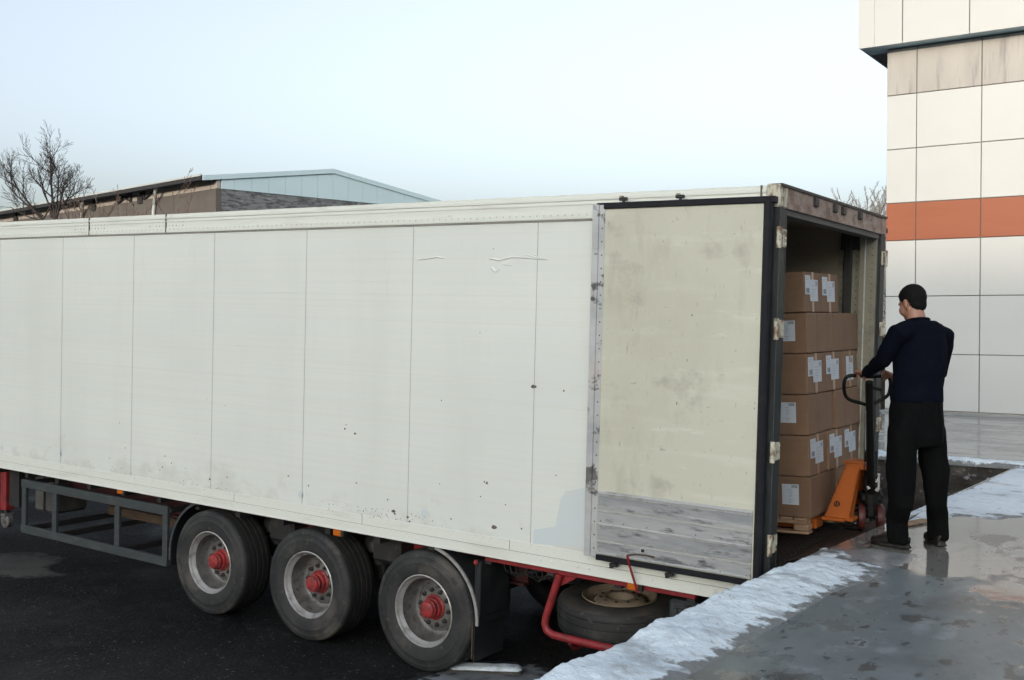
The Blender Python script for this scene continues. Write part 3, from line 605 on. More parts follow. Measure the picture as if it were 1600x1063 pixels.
# spare wheel carrier and grey tool box
b = MB()
for yy in (.05, 1.25):
    b.tube([(-1.655,yy,1.0),(-1.70,yy,.86),(-1.765,yy,.66),(-1.775,yy,.60),(-1.755,yy,.555),(-1.70,yy,.53),(-1.5,yy,.525),(-.65,yy,.525),(-.50,yy,.56),(-.45,yy,.7),(-.43,yy,1.0)], .03, 'red', 14)
for x in (-1.55,-1.1): b.tube([(x,.05,.50),(x,.12,.44),(x,1.2,.44),(x,1.25,.50)], .018, 'red', 10)
b.add([(-1.66,.08,1.0),(-1.70,.08,.88),(-1.50,.08,1.0)], [[0,1,2]], 'red'); 
b.build('spare_wheel_carrier', T, smooth=40)
b = MB(); b.cham((-.775,.10,.70),(-.1,.55,.955),'grey_box',.02)
for z in (.73,.90): b.cham((-.72,.088,z),(-.16,.102,z+.022),'grey_box',.005)
b.cham((-.72,.088,.75),(-.70,.102,.90),'grey_box',.005); b.cham((-.64,.075,.87),(-.60,.10,.94),'dark_steel',.006)
b.build('tool_box', T, smooth=30)

# spare wheel lying in the carrier: lifts away
S = empty('spare_wheel', TM @ Matrix.Translation((-1.45,.65,.49)) @ Matrix.Rotation(R_(3.0), 4, 'X'), 'dusty spare truck tyre lying flat in the red carrier under the trailer', 'spare wheel')
b = MB(); I4 = Matrix()
b.lathe([(.285,.25),(.30,.262),(.34,.268),(.40,.272),(.452,.264),(.475,.248)], I4, 'dusty_tyre', 72)
b.lathe([(.475,.248),(.486,.235),(.492,.205),(.484,.203),(.484,.196),(.494,.194),(.495,.145),(.487,.143),(.487,.135),(.495,.133),(.494,.08),(.485,.078),(.485,.071),(.493,.069),(.488,.035),(.472,.012)], I4, 'tyre', 72)
b.lathe([(.472,.012),(.42,0),(.34,.0),(.285,.02)], I4, 'dusty_tyre', 48)
b.build('tyre', S, smooth=40, weld=True)
b = MB()
b.lathe([(.30,.266),(.292,.272),(.284,.262),(.276,.24),(.262,.23),(.255,.2),(.245,.17),(.235,.165),(.22,.20),(.20,.235),(.18,.25),(.14,.255),(.11,.255),(.105,.2),(.105,.1)], I4, 'dusty_rim', 56)
b.lathe([(.284,.262),(.27,.1),(.285,.02)], I4, 'dusty_rim', 40)
for k in range(8):
    a = 6.283*k/8; b.ball((.213*math.cos(a), .213*math.sin(a), .212), (.032,.018,.02), 'tread', Matrix.Rotation(a+math.pi/2, 4, 'Z') , 12, 8)
for k in range(10):
    a = 6.283*k/10; b.lathe([(0,.258),(.012,.258),(.014,.25)], Matrix.Translation((.15*math.cos(a), .15*math.sin(a), 0)), 'tread', 8)
b.build('rim', S, smooth=40)

# snow-capped wheel stop on the yard by the last wheel
p0 = V((*g2(702,1047), 0)); p1 = V((*g2(815,1054), 0)); d = (p1-p0).normalized(); nrm = V((-d.y, d.x, 0)); Ln = (p1-p0).length
p0.z = ground_z(p0.x, p0.y)
WS = empty('wheel_stop', Matrix(((d.x,nrm.x,0,p0.x),(d.y,nrm.y,0,p0.y),(0,0,1,p0.z),(0,0,0,1))), 'low dark bar capped with snow on the yard behind the last wheel', 'wheel stop')
b = MB(); b.cham((0,-.04,-.05),(Ln,.06,.028),'concrete_dark',.01); b.build('bar', WS)
b = MB(); n = 40
vs = []
for i in range(n+1):
    x = -.005+(Ln+.01)*i/n; endf = min(1, i/2.5, (n-i)/2.5)**.5 if 0 < i < n else .05
    for j in range(9):
        a = math.pi*j/8; vs.append((x, .01-(.066+.006*nz(x*9, j))*math.cos(a)*max(endf,.5), .022+(.034+.012*nz(x*7, j*.5))*math.sin(a)**.7*endf))
b.add(vs, [[i*9+j, (i+1)*9+j, (i+1)*9+j+1, i*9+j+1] for i in range(n) for j in range(8)], 'snow'); b.build('snow_cap', WS, smooth=70)

# ------------------------------------------------------------------ dock plate, pallet, cartons
pl = MB(); xa, xb_ = -.14, .47; za, zb_ = TM @ V((xa, 1.4, 1.205)), DZ+.006
slope = (zb_-za.z)/(xb_-xa)
pl.prism([(xa,.72,za.z),(xb_,.78,zb_),(xb_,2.3,zb_),(xa,2.34,za.z)], (0,0,.008), 'rust_plate')
for k in range(9): pl.box((xa+.05+.06*k,.86,0),(xa+.062+.06*k,2.2,.004),'rust_plate',Matrix.Translation((0,0,0)) @ Matrix(((1,0,0,0),(0,1,0,0),(slope,0,1,za.z+.008-slope*xa),(0,0,0,1))))
tag(pl.build('dock_plate', smooth=0), 'rusty steel bridge plate lying between the dock and the trailer floor', 'dock plate')
def plate_z(x): return za.z+.010+slope*(x-xa)
pz_ = plate_z(.08)+.001; snow_strip('snow', [gz(x_,y_,pz_) for x_,y_ in ((1280,860),(1300,863),(1322,862),(1338,858))], [gz(x_,y_,pz_) for x_,y_ in ((1283,856),(1300,853),(1320,853),(1336,856))], .012, pz_, seed=31, nu=30, nv=8, lip=.004, drop=.0, ragged=.01)
TILT = Matrix.Rotation(R_(-1.8), 4, 'Y')
SM = Matrix.Translation((-.045, 1.09, 1.466)) @ TILT           # rear near bottom corner of the stack
P = empty('pallet', SM, 'wooden pallet lifted on the orange jack under the cartons', 'pallet')
b = MB()
for k in range(7): b.cham((-.80+.11*k,-.0,-.024),(-.70+.11*k,1.24,-.002),'pallet_wood',.003)
for y in (.0,.57,1.14): b.cham((-.82,y,-.048),(-.04,y+.10,-.0245),'pallet_wood',.003)
b.build('top_deck', P, smooth=30)
for y in (.0,.57,1.14):
    for x in (-.81,-.48,-.15):
        b = MB(); b.cham((x,y+.001,-.105),(x+.12,y+.099,-.0485),'pallet_wood',.012); b.build('block', P, smooth=30)
for y in (.0,.57,1.14):
    b = MB(); b.cham((-.83,y,-.125),(-.03,y+.10,-.1055),'pallet_wood',.004); b.build('bottom_board', P, smooth=30)

def label_sheet(parent, o, ux, uz, w, h, lines, code, seed, dark=True):
    """paper label with blocks and lines of print: o lower-left corner, ux/uz unit axes, normal outward"""
    n = ux.cross(uz).normalized(); b = MB(); r = random.Random(seed)
    Q = lambda a, c, e: o+ux*a*w+uz*c*h+n*e
    b.prism([Q(0,0,.0005),Q(1,0,.0005),Q(1,1,.0005),Q(0,1,.0005)], n*.0008, 'paper')
    def rect(a0, c0, a1, c1): b.add([Q(a0,c0,.0017),Q(a1,c0,.0017),Q(a1,c1,.0017),Q(a0,c1,.0017)], [[0,1,2,3]], 'ink')
    if code:
        a0, c0, a1, c1 = code; x = a0
        while x < a1-.01:
            s = .012+.03*r.random(); rect(x, c0, min(x+s, a1), c1); x += s+.008+.02*r.random()
    for (c, a0, a1) in lines: 
        x = a0
        while x < a1:
            s = .03+.10*r.random(); rect(x, c-.008, min(x+s, a1), c+.008); x += s+.025
    return b.build('shipping_label', parent, smooth=0)
CW, CL, CH = .415, .625, .306
def carton(narrow, labels=True, name='carton'):
    """narrow: short end (CW) faces the dock and carries labels and tape; else the long side does and the near end has the label. Origin: near rear bottom corner; x forward is negative"""
    dx, dy = (CL, CW) if narrow else (CW, CL)
    c = bpy.data.objects.new(name, None); COL.objects.link(c)
    b = MB(); b.cham((-dx,0,.001),(0,dy,CH),'cardboard',.006)
    if narrow:
        b.box((.0004,dy/2-.0015,.02),(.0008,dy/2+.0015,.03),'carton_edge')
    else:
        b.box((-.001,.225,.004),(.0009,.229,CH-.004),'carton_edge'); b.box((-.001,.47,.004),(.0009,.473,CH-.004),'carton_edge')
    b.box((-dx+.01,-.0009,CH*.5-.001),(-.01,.001,CH*.5-.0003),'cardboard')
    b.build('box', c, smooth=30)
    if narrow:
        t = MB(); t.box((-.16,dy/2-.024,CH-.001),(.0014,dy/2+.024,CH+.0012),'tape'); t.box((-.001,dy/2-.024,CH-.10),(.0014,dy/2+.024,CH),'tape'); t.build('tape', c, smooth=0); t = MB(); t.box((-.001,dy/2-.024,.001),(.0014,dy/2+.024,.085),'tape'); t.build('tape', c, smooth=0)
    return c
Xr, Yr, Zr = V((1,0,0)), V((0,1,0)), V((0,0,1))
def rear_labels(c, seed):
    label_sheet(c, V((0,.028,.135)), Yr, Zr, .125, .145, [(.86,.1,.8),(.78,.1,.6)], (.2,.08,.75,.34), seed)
    label_sheet(c, V((.0016,.135,.085)), Yr, Zr, .19, .165, [(.7,.15,.6),(.55,.2,.7),(.42,.15,.6),(.3,.2,.55),(.2,.2,.45)], (.7,.72,.92,.93), seed+1)
def rear_label_single(c, seed): label_sheet(c, V((0,.10,.06)), Yr, Zr, .2, .2, [(.62,.2,.6),(.5,.25,.7),(.38,.2,.6),(.2,.3,.6)], (.7,.72,.92,.93), seed)
def near_label(c, seed, x0=-.222): label_sheet(c, V((x0,0,.095)), Xr, Zr, .13, .155, [(.74,.35,.6),(.64,.42,.6),(.56,.38,.62),(.46,.42,.62),(.40,.4,.56),(.24,.35,.66),(.16,.42,.58),(.1,.44,.56)], (.56,.82,.92,.97), seed)
grp = 'cartons stacked on the lifted pallet'
LB = {(5,0):'topmost carton on the left, two labels and tape on its end', (5,1):'topmost carton on the right, two labels and tape on its end',
      (4,0):'plain sided carton second from the top on the left, one label on its near end', (4,1):'plain carton second from the top on the right, without labels',
      (3,0):'left carton of the taped third row from the top', (3,1):'middle carton of the taped third row from the top', (3,2):'right carton of the taped third row, single label, beside the handle loop',
      (2,0):'plain sided carton fourth from the top on the left, near end labelled', (2,1):'plain carton fourth from the top on the right behind the handle loop',
      (1,0):'left carton of the taped row just above the orange jack', (1,1):'middle carton of the taped row just above the orange jack', (1,2):'right carton of the taped row above the orange jack',
      (0,0):'bottom carton with label on its near end, resting on the pallet', (0,1):'bottom carton hidden behind the orange jack frame'}
pn = carton(True); rear_labels(pn, 5); pn1 = carton(True); rear_label_single(pn1, 9)
plg = carton(False); near_label(plg, 21); pl0 = carton(False)
used = set(); rj = random.Random(11)
for tier in range(6):
    narrow = tier % 2 == 1
    ys_ = [(0,.0),(1,.425),(2,.855)] if narrow else [(0,0),(1,.64)]
    if tier == 5: ys_ = [(0,-.02),(1,.405)]
    for i, y in ys_:
        src = (pn1 if (tier, i) == (3,2) else pn) if narrow else (plg if i == 0 else pl0)
        if id(src) in used: o = copy_tree(src)
        else: o = src; used.add(id(src))
        o.matrix_world = SM @ Matrix.Translation((rj.uniform(-.012,.008)+(-.02 if tier == 5 else 0), y+rj.uniform(-.006,.006), tier*(CH+.004)+.0)) @ Matrix.Rotation(R_(rj.uniform(-1.0,1.0)), 4, 'Z')
        tag(o, LB[(tier, i)], 'carton', grp)

# ------------------------------------------------------------------ pallet jack
jx, jy = .235, 1.64; jz = plate_z(jx)
J = empty('pallet_jack', (jx, jy, jz), 'orange hand pallet jack with black loop handle carrying the carton pallet', 'pallet jack')
def jp(x, y, z): return V((x-jx, y-jy, z-jz))
FT = 1.445-jz                                  # fork top
for s in (-1, 1):
    b = MB(); y0 = s*.27; b.cham((-1.45,y0-.08,FT-.055-.03),(-.31,y0+.08,FT-.004),'orange',.008,Matrix.Rotation(R_(-1.8),4,'Y')); b.cham((-.27,y0-.085,FT-.018),(-.10,y0+.085,FT+.004),'orange',.004)
    b.build('fork', J, smooth=30)
# two sloping legs of the bulkhead with the flat head on top
b = MB(); zt = FT+.40
for s in (-1, 1):
    A = V((-.265, s*.30, FT)); Bq = V((-.075, s*.30, FT)); Ct = V((-.055, s*.075, zt)); Dt = V((-.165, s*.075, zt))
    th = V((0, -s*.012, 0)); b.prism([A,Bq,Ct,Dt], th, 'orange')
    b.prism([Bq,Bq+V((0,-s*.10,0)),Ct+V((0,-s*.05,0)),Ct], V((-.01,0,0)), 'orange'); b.prism([A,A+V((0,-s*.10,0)),Dt+V((0,-s*.05,0)),Dt], V((.01,0,0)), 'orange')
b.cham((-.185,-.10,zt-.004),(.02,.10,zt+.012),'orange',.005); b.cham((-.17,-.088,zt-.05),(.015,-.076,zt-.004),'orange',.003); b.cham((-.17,.076,zt-.05),(.015,.088,zt-.004),'orange',.003)
b.cham((-.265,-.30,FT-.02),(-.05,-.16,FT+.006),'orange',.004); b.cham((-.265,.16,FT-.02),(-.05,.30,FT+.006),'orange',.004)
b.build('frame', J, smooth=30)
# dark round stamp on the near leg: a plain generic wheel mark
b = MB(); A = V((-.265,-.30,FT)); Dt = V((-.165,-.075,zt)); Bq = V((-.075,-.30,FT)); cst = A.lerp(Bq,.38).lerp(Dt,.24); n_ = (Bq-A).cross(Dt-A).normalized()
if n_.y > 0: n_ = -n_
u_ = V((1,0,0)); v_ = n_.cross(u_).normalized()
ring = [[cst+n_*.002+rr*(math.cos(6.283*k/14)*u_+math.sin(6.283*k/14)*v_) for k in range(14)] for rr in (.016,.024)]
b.add(ring[0]+ring[1], [[k,(k+1)%14,14+(k+1)%14,14+k] for k in range(14)], 'jack_black')
for k in range(3):
    a = 2.094*k; e_ = math.cos(a)*u_+math.sin(a)*v_; f_ = -math.sin(a)*u_+math.cos(a)*v_; b.add([cst+n_*.002+f_*.004, cst+n_*.002-f_*.004, cst+n_*.002-f_*.004+e_*.017, cst+n_*.002+f_*.004+e_*.017], [[0,1,2,3]], 'jack_black')
b.build('stamp', J, smooth=0)
# pump, steering wheels, handle, all turned towards the worker
CR = V((.93,.36,0)).normalized(); CN = V((.36,-.93,0)).normalized()    # wheel axle direction, steering forward
RT4 = Matrix(((CR.x,CN.x,0,0),(CR.y,CN.y,0,0),(0,0,1,0),(0,0,0,1)))
b = MB()
b.tube([(0,0,.20),(0,0,.62)], .052, 'jack_black', 20); b.tube([(0,0,.21),(0,0,.30)], .075, 'jack_black', 20); b.cham((-.09,-.06,.22),(.09,.06,.30),'jack_black',.02,RT4)
b.tube([(0,0,.60),(0,0,.70)], .035, 'jack_black', 16); b.cham((-.06,-.05,.30),(.06,.08,.42),'jack_black',.015,RT4); b.tube([V((-.06,0,0)),V((-.20,0,.0))], .02, 'jack_black', 8)
for q in ((.03,.088,.40),(-.025,.088,.345),(.035,.088,.33)): b.tube([RT4 @ V(q), RT4 @ V((q[0],q[1]+.02,q[2]))], .014, 'chrome', 10)
b.tube([RT4 @ V((.045,.07,.33)), RT4 @ V((.045,.07,.45))], .016, 'chrome', 10)
b.tube([(-.17,-.05,.10),(-.05,0,.21)], .02, 'jack_black', 8); b.tube([(-.2,.05,.10),(-.06,0,.20)], .02, 'jack_black', 8); b.cham((-.2,-.035,.15),(0,.035,.19),'jack_black',.01)
b.build('pump', J, smooth=30)
for s in (-1, 1):
    b = MB(); W4 = RT4 @ Matrix.Translation((s*.07,0,.101)) @ Matrix.Rotation(math.pi/2, 4, 'Y')
    b.lathe([(0,-.026),(.04,-.026),(.045,-.02),(.07,-.02),(.088,-.026),(.097,-.022),(.1,-.012),(.1,.012),(.097,.022),(.088,.026),(.07,.02),(.045,.02),(.04,.026),(0,.026)], W4, 'jack_wheel', 32)
    b.lathe([(0,-.034),(.02,-.034),(.022,-.026)], W4, 'jack_black', 12); b.lathe([(0,.034),(.02,.034),(.022,.026)], W4, 'jack_black', 12)
    b.build('steer_wheel', J, smooth=30)
b = MB(); b.tube([RT4 @ V((-.1,0,.101)), RT4 @ V((.1,0,.101))], .014, 'jack_black', 10); b.cham((-.03,-.03,.10),(.03,.03,.22),'jack_black',.01,RT4); b.build('axle', J, smooth=30)
HT = at(1358,597,7.83)-J.location; HB = V((0,0,.30)) + CN*.05     # handle bar ends
hd = (HT-HB).normalized(); HX = RIGHT.copy(); HN = HX.cross(hd).normalized()
def hp(px, py, d=7.83): return at(px, py, d)-J.location
b = MB(); b.tube([HB, HB.lerp(HT,.5), HT], [.034,.030,.028], 'jack_black', 14); b.build('handle', J, smooth=40)
b = MB(); dl = lambda r: 7.83+(r-590)*.0022
loop = [(1357,634),(1345,630),(1331,626),(1323,621),(1319.5,612),(1319,600),(1321,592),(1327,587.5),(1337,587),(1356,589),(1374,588),(1384,587.5),(1390,592),(1391.5,601),(1390,612),(1386,619),(1375,626),(1357,634)]
def smooth_path(P, n=4):
    out = []
    for i in range(len(P)-1):
        p0, p1, p2, p3 = P[max(i-1,0)], P[i], P[i+1], P[min(i+2,len(P)-1)]
        for k in range(n):
            t = k/n; out.append(.5*((2*p1)+(p2-p0)*t+(2*p0-5*p1+4*p2-p3)*t*t+(3*p1-p0-3*p2+p3)*t**3))
    return out+[P[-1]]
LP = smooth_path([hp(x, y, dl(y)) for x, y in loop]); b.tube(LP, .0135, 'jack_black', 12, False); b.build('handle_loop', J, smooth=60)
b = MB(); b.cham((-.02,-.012,-.012),(.075,.012,.012),'jack_black',.005,Matrix.Translation(hp(1362,606,7.85)) @ Matrix.Rotation(R_(12),4,'Y') @ RT4); b.build('release_lever', J, smooth=30)
b = MB(); b.tube([hp(1352,640,7.86), hp(1351,700,8.0), V((-.05,0,.40))], .006, 'chrome', 6); b.build('release_rod', J)

# ------------------------------------------------------------------ person
def evalmesh(o, mods):
    for kind, kw in mods:
        m = o.modifiers.new(kind, kind)
        for k, v in kw.items(): setattr(m, k, v)
    dg = bpy.context.evaluated_depsgraph_get(); me = bpy.data.meshes.new_from_object(o.evaluated_get(dg)); o.modifiers.clear()
    old = o.data; o.data = me; bpy.data.meshes.remove(old); me.name = o.name
    me.polygons.foreach_set('use_smooth', [True]*len(me.polygons)); return o
def sweep(b, pts, radii, m, axis=None, n=20):  # tube with elliptical rings: axis = direction of the first radius; rounded ends
    pts = [V(p) for p in pts]; vs = []; N = len(pts); u = None
    for i, p in enumerate(pts):
        t = (pts[min(i+1,N-1)]-pts[max(i-1,0)]).normalized(); a = V(axis) if axis is not None else (t.orthogonal() if u is None else u)
        u = (a-t*a.dot(t)).normalized(); q = t.cross(u); r = radii[i]; ra, rb = r if isinstance(r, tuple) else (r, r)
        for k in range(n): vs.append(p+ra*math.cos(6.283185*k/n)*u+rb*math.sin(6.283185*k/n)*q)
    fs = [[i*n+k,i*n+(k+1)%n,(i+1)*n+(k+1)%n,(i+1)*n+k] for i in range(N-1) for k in range(n)]+[list(range(n))[::-1],[(N-1)*n+k for k in range(n)]]
    b.add(vs, fs, m)
ZS = DZ
r_ = V((.974,.228,0)); v_ = V((-.228,.974,0))                   # across and along the line of sight to him
def face_dir(deg): a = R_(deg); return (-math.sin(a))*r_+math.cos(a)*v_
Ft = face_dir(28); Lt = V((-Ft.y, Ft.x, 0))                     # where the chest faces, his left
footL = gz(1401,856,ZS); footR = gz(1464,851,ZS)
PM = Matrix.Translation((footL+footR)/2)
Pn = empty('person', PM, 'worker in dark navy sweater and black trousers seen from behind pulling the pallet jack handle', 'person')
O = (footL+footR)/2
A = lambda px, py, d: at(px, py, d)-O
def rmesh(name, fn, vox, parent, m, smooth_it=6, disp=None, extra=None):
    b = MB(); fn(b); o = b.build(name, parent, smooth=0)
    evalmesh(o, [('REMESH', dict(mode='VOXEL', voxel_size=vox)), ('SMOOTH', dict(factor=.5, iterations=smooth_it))])
    if disp:
        for v in o.data.vertices: v.co += v.normal*disp(v.co)
    o.data.materials.clear(); o.data.materials.append(M[m])
    return o
# joints
shL, elL, wrL = A(1402,522,7.22), A(1379,562,7.36), A(1354,584,7.66)
shR, elR, wrR = A(1476,526,7.50), A(1470,581,7.62), A(1398,590,7.66)
neck0, neck1 = A(1433,505,7.36), A(1429,483,7.38)
HC = A(1426,474,7.40)
Fh = (face_dir(50)+V((0,0,-.38))).normalized(); Lh = V((0,0,1)).cross(Fh).normalized(); Uh = Fh.cross(Lh)
HM = Matrix(((Fh.x,Lh.x,Uh.x,0),(Fh.y,Lh.y,Uh.y,0),(Fh.z,Lh.z,Uh.z,0),(0,0,0,1)))
def hl(f, l, u): return HC+Fh*f+Lh*l+Uh*u
def hand(b, wr, knuckle, curl, left, side):
    """palm from wrist to knuckles, five separate curled fingers; curl = direction fingertips bend to, side = across the knuckles, index first"""
    d = (knuckle-wr).normalized(); side = side.normalized(); curl = curl.normalized()
    sweep(b, [wr-d*.03, wr, wr.lerp(knuckle,.5), knuckle], [(.028,.021),(.028,.020),(.040,.018),(.041,.014)], 'skin', side, 14)
    for k, (ln, off) in enumerate(((.072,.032),(.080,.0108),(.075,-.0108),(.06,-.031))):
        p0 = knuckle+side*off-d*.012; p1 = knuckle+side*off+d*ln*.36+curl*.004; p2 = p1+(d*.35+curl*.94)*ln*.36; p3 = p2+(curl*.7-d*.72)*ln*.30
        b.tube([p0,p1,p2,p3], [.0098,.0095,.0088,.0074], 'skin', 10)
    t0 = wr.lerp(knuckle,.25)+side*.026; t1 = t0+side*.028+d*.022+curl*.012; t2 = t1+d*.022+curl*.024-side*.004; t3 = t2+curl*.02-side*.012+d*.008
    b.tube([t0,t1,t2,t3], [.014,.0125,.011,.009], 'skin', 10)
def body(b):
    # head: cranium, face, jaw, nose, ears, neck
    b.ball(hl(-.012,0,.035), (.098,.077,.092), 'skin', HM); b.ball(hl(.03,0,-.03), (.068,.066,.085), 'skin', HM); b.ball(hl(.05,0,-.082), (.042,.045,.034), 'skin', HM)
    b.ball(hl(.050,.038,-.034), (.042,.034,.042), 'skin', HM); b.ball(hl(.050,-.038,-.034), (.042,.034,.042), 'skin', HM)
    sweep(b, [hl(.078,0,.022), hl(.092,0,-.01), hl(.100,0,-.028), hl(.086,0,-.038)], [(.010,.010),(.013,.012),(.018,.013),(.015,.010)], 'skin', Lh, 10)
    b.ball(hl(.086,0,-.062), (.014,.026,.008), 'skin', HM); b.ball(hl(.083,0,-.074), (.014,.023,.008), 'skin', HM); b.ball(hl(.076,0,.022), (.02,.055,.012), 'skin', HM)
    for s in (-1, 1):
        b.ball(hl(-.006,s*.083,-.010), (.022,.011,.034), 'skin', HM @ Matrix.Rotation(R_(-s*22),4,'Z')); b.ball(hl(-.0,s*.074,-.038), (.012,.010,.012), 'skin', HM)
    sweep(b, [neck0-V((0,0,.09)), neck0, neck1, hl(-.03,0,-.01)], [(.085,.075),(.066,.062),(.060,.058),(.062,.055)], 'skin', Lt, 20)
    # torso, arms and legs under the clothes
    top = A(1436,512,7.36); 
    sweep(b, [top+V((0,0,.03)), top, A(1438,540,7.36), A(1436,580,7.36), A(1433,620,7.36), A(1432,660,7.36), A(1432,695,7.36)], [(.06,.05),(.12,.07),(.145,.09),(.145,.10),(.145,.10),(.15,.105),(.12,.09)], 'skin', Lt, 24)
    for sh, el, wr in ((shL,elL,wrL),(shR,elR,wrR)): sweep(b, [top.lerp(sh,.5), sh, sh.lerp(el,.5), el, el.lerp(wr,.4), wr, wr+(wr-el).normalized()*.02], [.05,.05,.046,.04,.038,.028,.026], 'skin', None, 14)
    for px, kx, ax, d, foot in ((1410,1409,1404,7.30,footL),(1456,1461,1466,7.44,footR)):
        ank = foot-O+V((0,0,.09)); sweep(b, [A(px,668,d), A(px,700,d), A(kx,748,d), A(kx,765,d), ank.lerp(A(kx,748,d),.35), ank, ank-V((0,0,.05))], [.08,.078,.056,.055,.05,.036,.036], 'skin', None, 14)
    hand(b, wrL, A(1342,581.5,7.78), V((.1,.1,-1)), True, (r_*.35-v_*.93))
    hand(b, wrR, A(1385,583,7.76), V((-.35,.2,-1)), False, (-r_*.3+v_*.9))
bo = rmesh('body', body, .006, Pn, 'skin', 3)
# eyes and brows are part of the head surface region: small dark meshes on the face
for s in (-1, 1):
    b = MB(); b.ball(hl(.070,s*.031,-.002), (.009,.012,.0075), 'paper', HM, 12, 8); b.ball(hl(.075,s*.031,-.002), (.0045,.006,.006), 'hair', HM, 10, 6)
    b.build('eye', Pn)
def hair(b):
    b.ball(hl(-.013,0,.036), (.1025,.081,.0955), 'hair', HM, 40, 28); b.ball(hl(-.022,0,-.018), (.073,.071,.068), 'hair', HM, 36, 24)
ho = rmesh('hair', hair, .005, Pn, 'hair', 2)
bm = bmesh.new(); bm.from_mesh(ho.data); kill = []
for f in bm.faces:
    c = f.calc_center_median()-HC; f_, l_, u_z = c.dot(Fh), c.dot(Lh), c.dot(Uh)
    low = -.078+.02*abs(l_)/.07 if f_ < -.055 else -.07+(f_+.055)*1.1
    if abs(l_) > .045 and -.034 < f_ <= .05: low = max(low, .018 if -.026 < f_ < .016 else -.028)
    elif f_ > .045: low = max(low, .055+(f_-.045)*.6)
    if u_z < low: kill.append(f)
bmesh.ops.delete(bm, geom=kill, context='FACES'); bm.to_mesh(ho.data); bm.free()
for v in ho.data.vertices: v.co += v.normal*(.0025*nz(v.co.x*110, v.co.y*110, v.co.z*110))
# clothes
def folds(sx, amp, k): return lambda c: amp*(nz(c.x*sx, c.y*sx, c.z*sx*k)+.5*nz(c.x*sx*2.1, c.y*sx*2.1, c.z*sx*2.1*k+3))
def sweater(b):
    top = A(1434,500,7.36)
    sweep(b, [top+V((0,0,.012)), top-V((0,0,.01)), A(1434.5,504,7.36), A(1435,509,7.36), A(1436,518,7.36), A(1437,532,7.36), A(1437,552,7.36), A(1436,580,7.36), A(1434,603,7.36), A(1433,618,7.36), A(1433,629,7.36)],
          [(.072,.066),(.085,.075),(.108,.085),(.142,.095),(.176,.108),(.188,.125),(.186,.135),(.178,.135),(.178,.135),(.184,.14),(.182,.138)], 'sweater', Lt, 32)
    sweep(b, [A(1424,512,7.31), shL, shL.lerp(elL,.5), elL, elL.lerp(wrL,.5), elL.lerp(wrL,.9), elL.lerp(wrL,.97)], [.062,.072,.064,.056,.049,.040,.041], 'sweater', None, 20)
    sweep(b, [A(1454,514,7.43), shR, shR.lerp(elR,.5), elR, elR.lerp(wrR,.5), elR.lerp(wrR,.88), elR.lerp(wrR,.95)], [.062,.072,.064,.056,.049,.040,.041], 'sweater', None, 20)
rmesh('sweater', sweater, .010, Pn, 'sweater', 10, folds(10, .009, .7))
b = MB(); top = A(1434,500,7.36)
ring = [top+V((0,0,-.006))+.073*math.cos(6.283*k/24)*Lt+.066*math.sin(6.283*k/24)*Ft+V((0,0,-.016*math.sin(6.283*k/24))) for k in range(25)]
b.tube(ring, .011, 'sweater', 8, False); b.build('collar', Pn)
def trousers(b):
    sweep(b, [A(1433,622,7.36), A(1433,640,7.36), A(1432,660,7.36), A(1432,680,7.36), A(1433,697,7.36)], [(.172,.128),(.184,.138),(.190,.145),(.192,.145),(.17,.12)], 'trousers', Lt, 28)
    for hx, kx, k2, d, foot, rr in ((1409,1408,1407,7.30,footL,1.0),(1457,1461,1463,7.44,footR,.93)):
        ft = foot-O
        sweep(b, [A(hx+(5 if hx<1430 else -5),645,7.36), A(hx+(2 if hx<1430 else -2),675,d), A(hx,712,d), A(kx,735,d), A(kx,758,d), A(k2,785,d), ft+V((0,0,.20))+Ft*.0, ft+V((0,0,.075))-Ft*.015, ft+V((0,0,.035))-Ft*.02], [(.085*rr,.10),(.098*rr,.112),(.098*rr,.106),(.094*rr,.098),(.089*rr,.092),(.08*rr,.086),(.072*rr,.08),(.070*rr,.082),(.069*rr,.082)], 'trousers', Lt, 22)
rmesh('trousers', trousers, .010, Pn, 'trousers', 8, folds(12, .012, .4))
def shoe(foot, deg):
    def fn(b):
        d = face_dir(deg); f0 = foot-O
        P_ = [f0-d*.09+V((0,0,.045)), f0-d*.06+V((0,0,.052)), f0+V((0,0,.055)), f0+d*.07+V((0,0,.045)), f0+d*.14+V((0,0,.034)), f0+d*.185+V((0,0,.028))]
        sweep(b, P_, [(.03,.04),(.04,.05),(.044,.054),(.047,.043),(.045,.033),(.026,.026)], 'shoe', V((0,0,1)).cross(d), 18)
        sweep(b, [f0-d*.095+V((0,0,.012)), f0+d*.0+V((0,0,.012)), f0+d*.10+V((0,0,.012)), f0+d*.18+V((0,0,.014))], [(.038,.011),(.042,.011),(.05,.011),(.032,.011)], 'shoe', V((0,0,1)).cross(d), 18)
    rmesh('shoe', fn, .006, Pn, 'shoe', 3)
shoe(footL, 62); shoe(footR, 20)

# small flat board lying on the dock by the worker
p0 = gz(1426,818,DZ); b = MB(); b.cham((-.02,-.14,.012),(.07,.16,.026),'pallet_wood',.003,Matrix.Translation((p0.x,p0.y,p0.z-.006)) @ Matrix.Rotation(R_(-20),4,'Z'))
tag(b.build('board'), 'thin wooden board lying on the icy dock between the worker\'s legs', 'board')

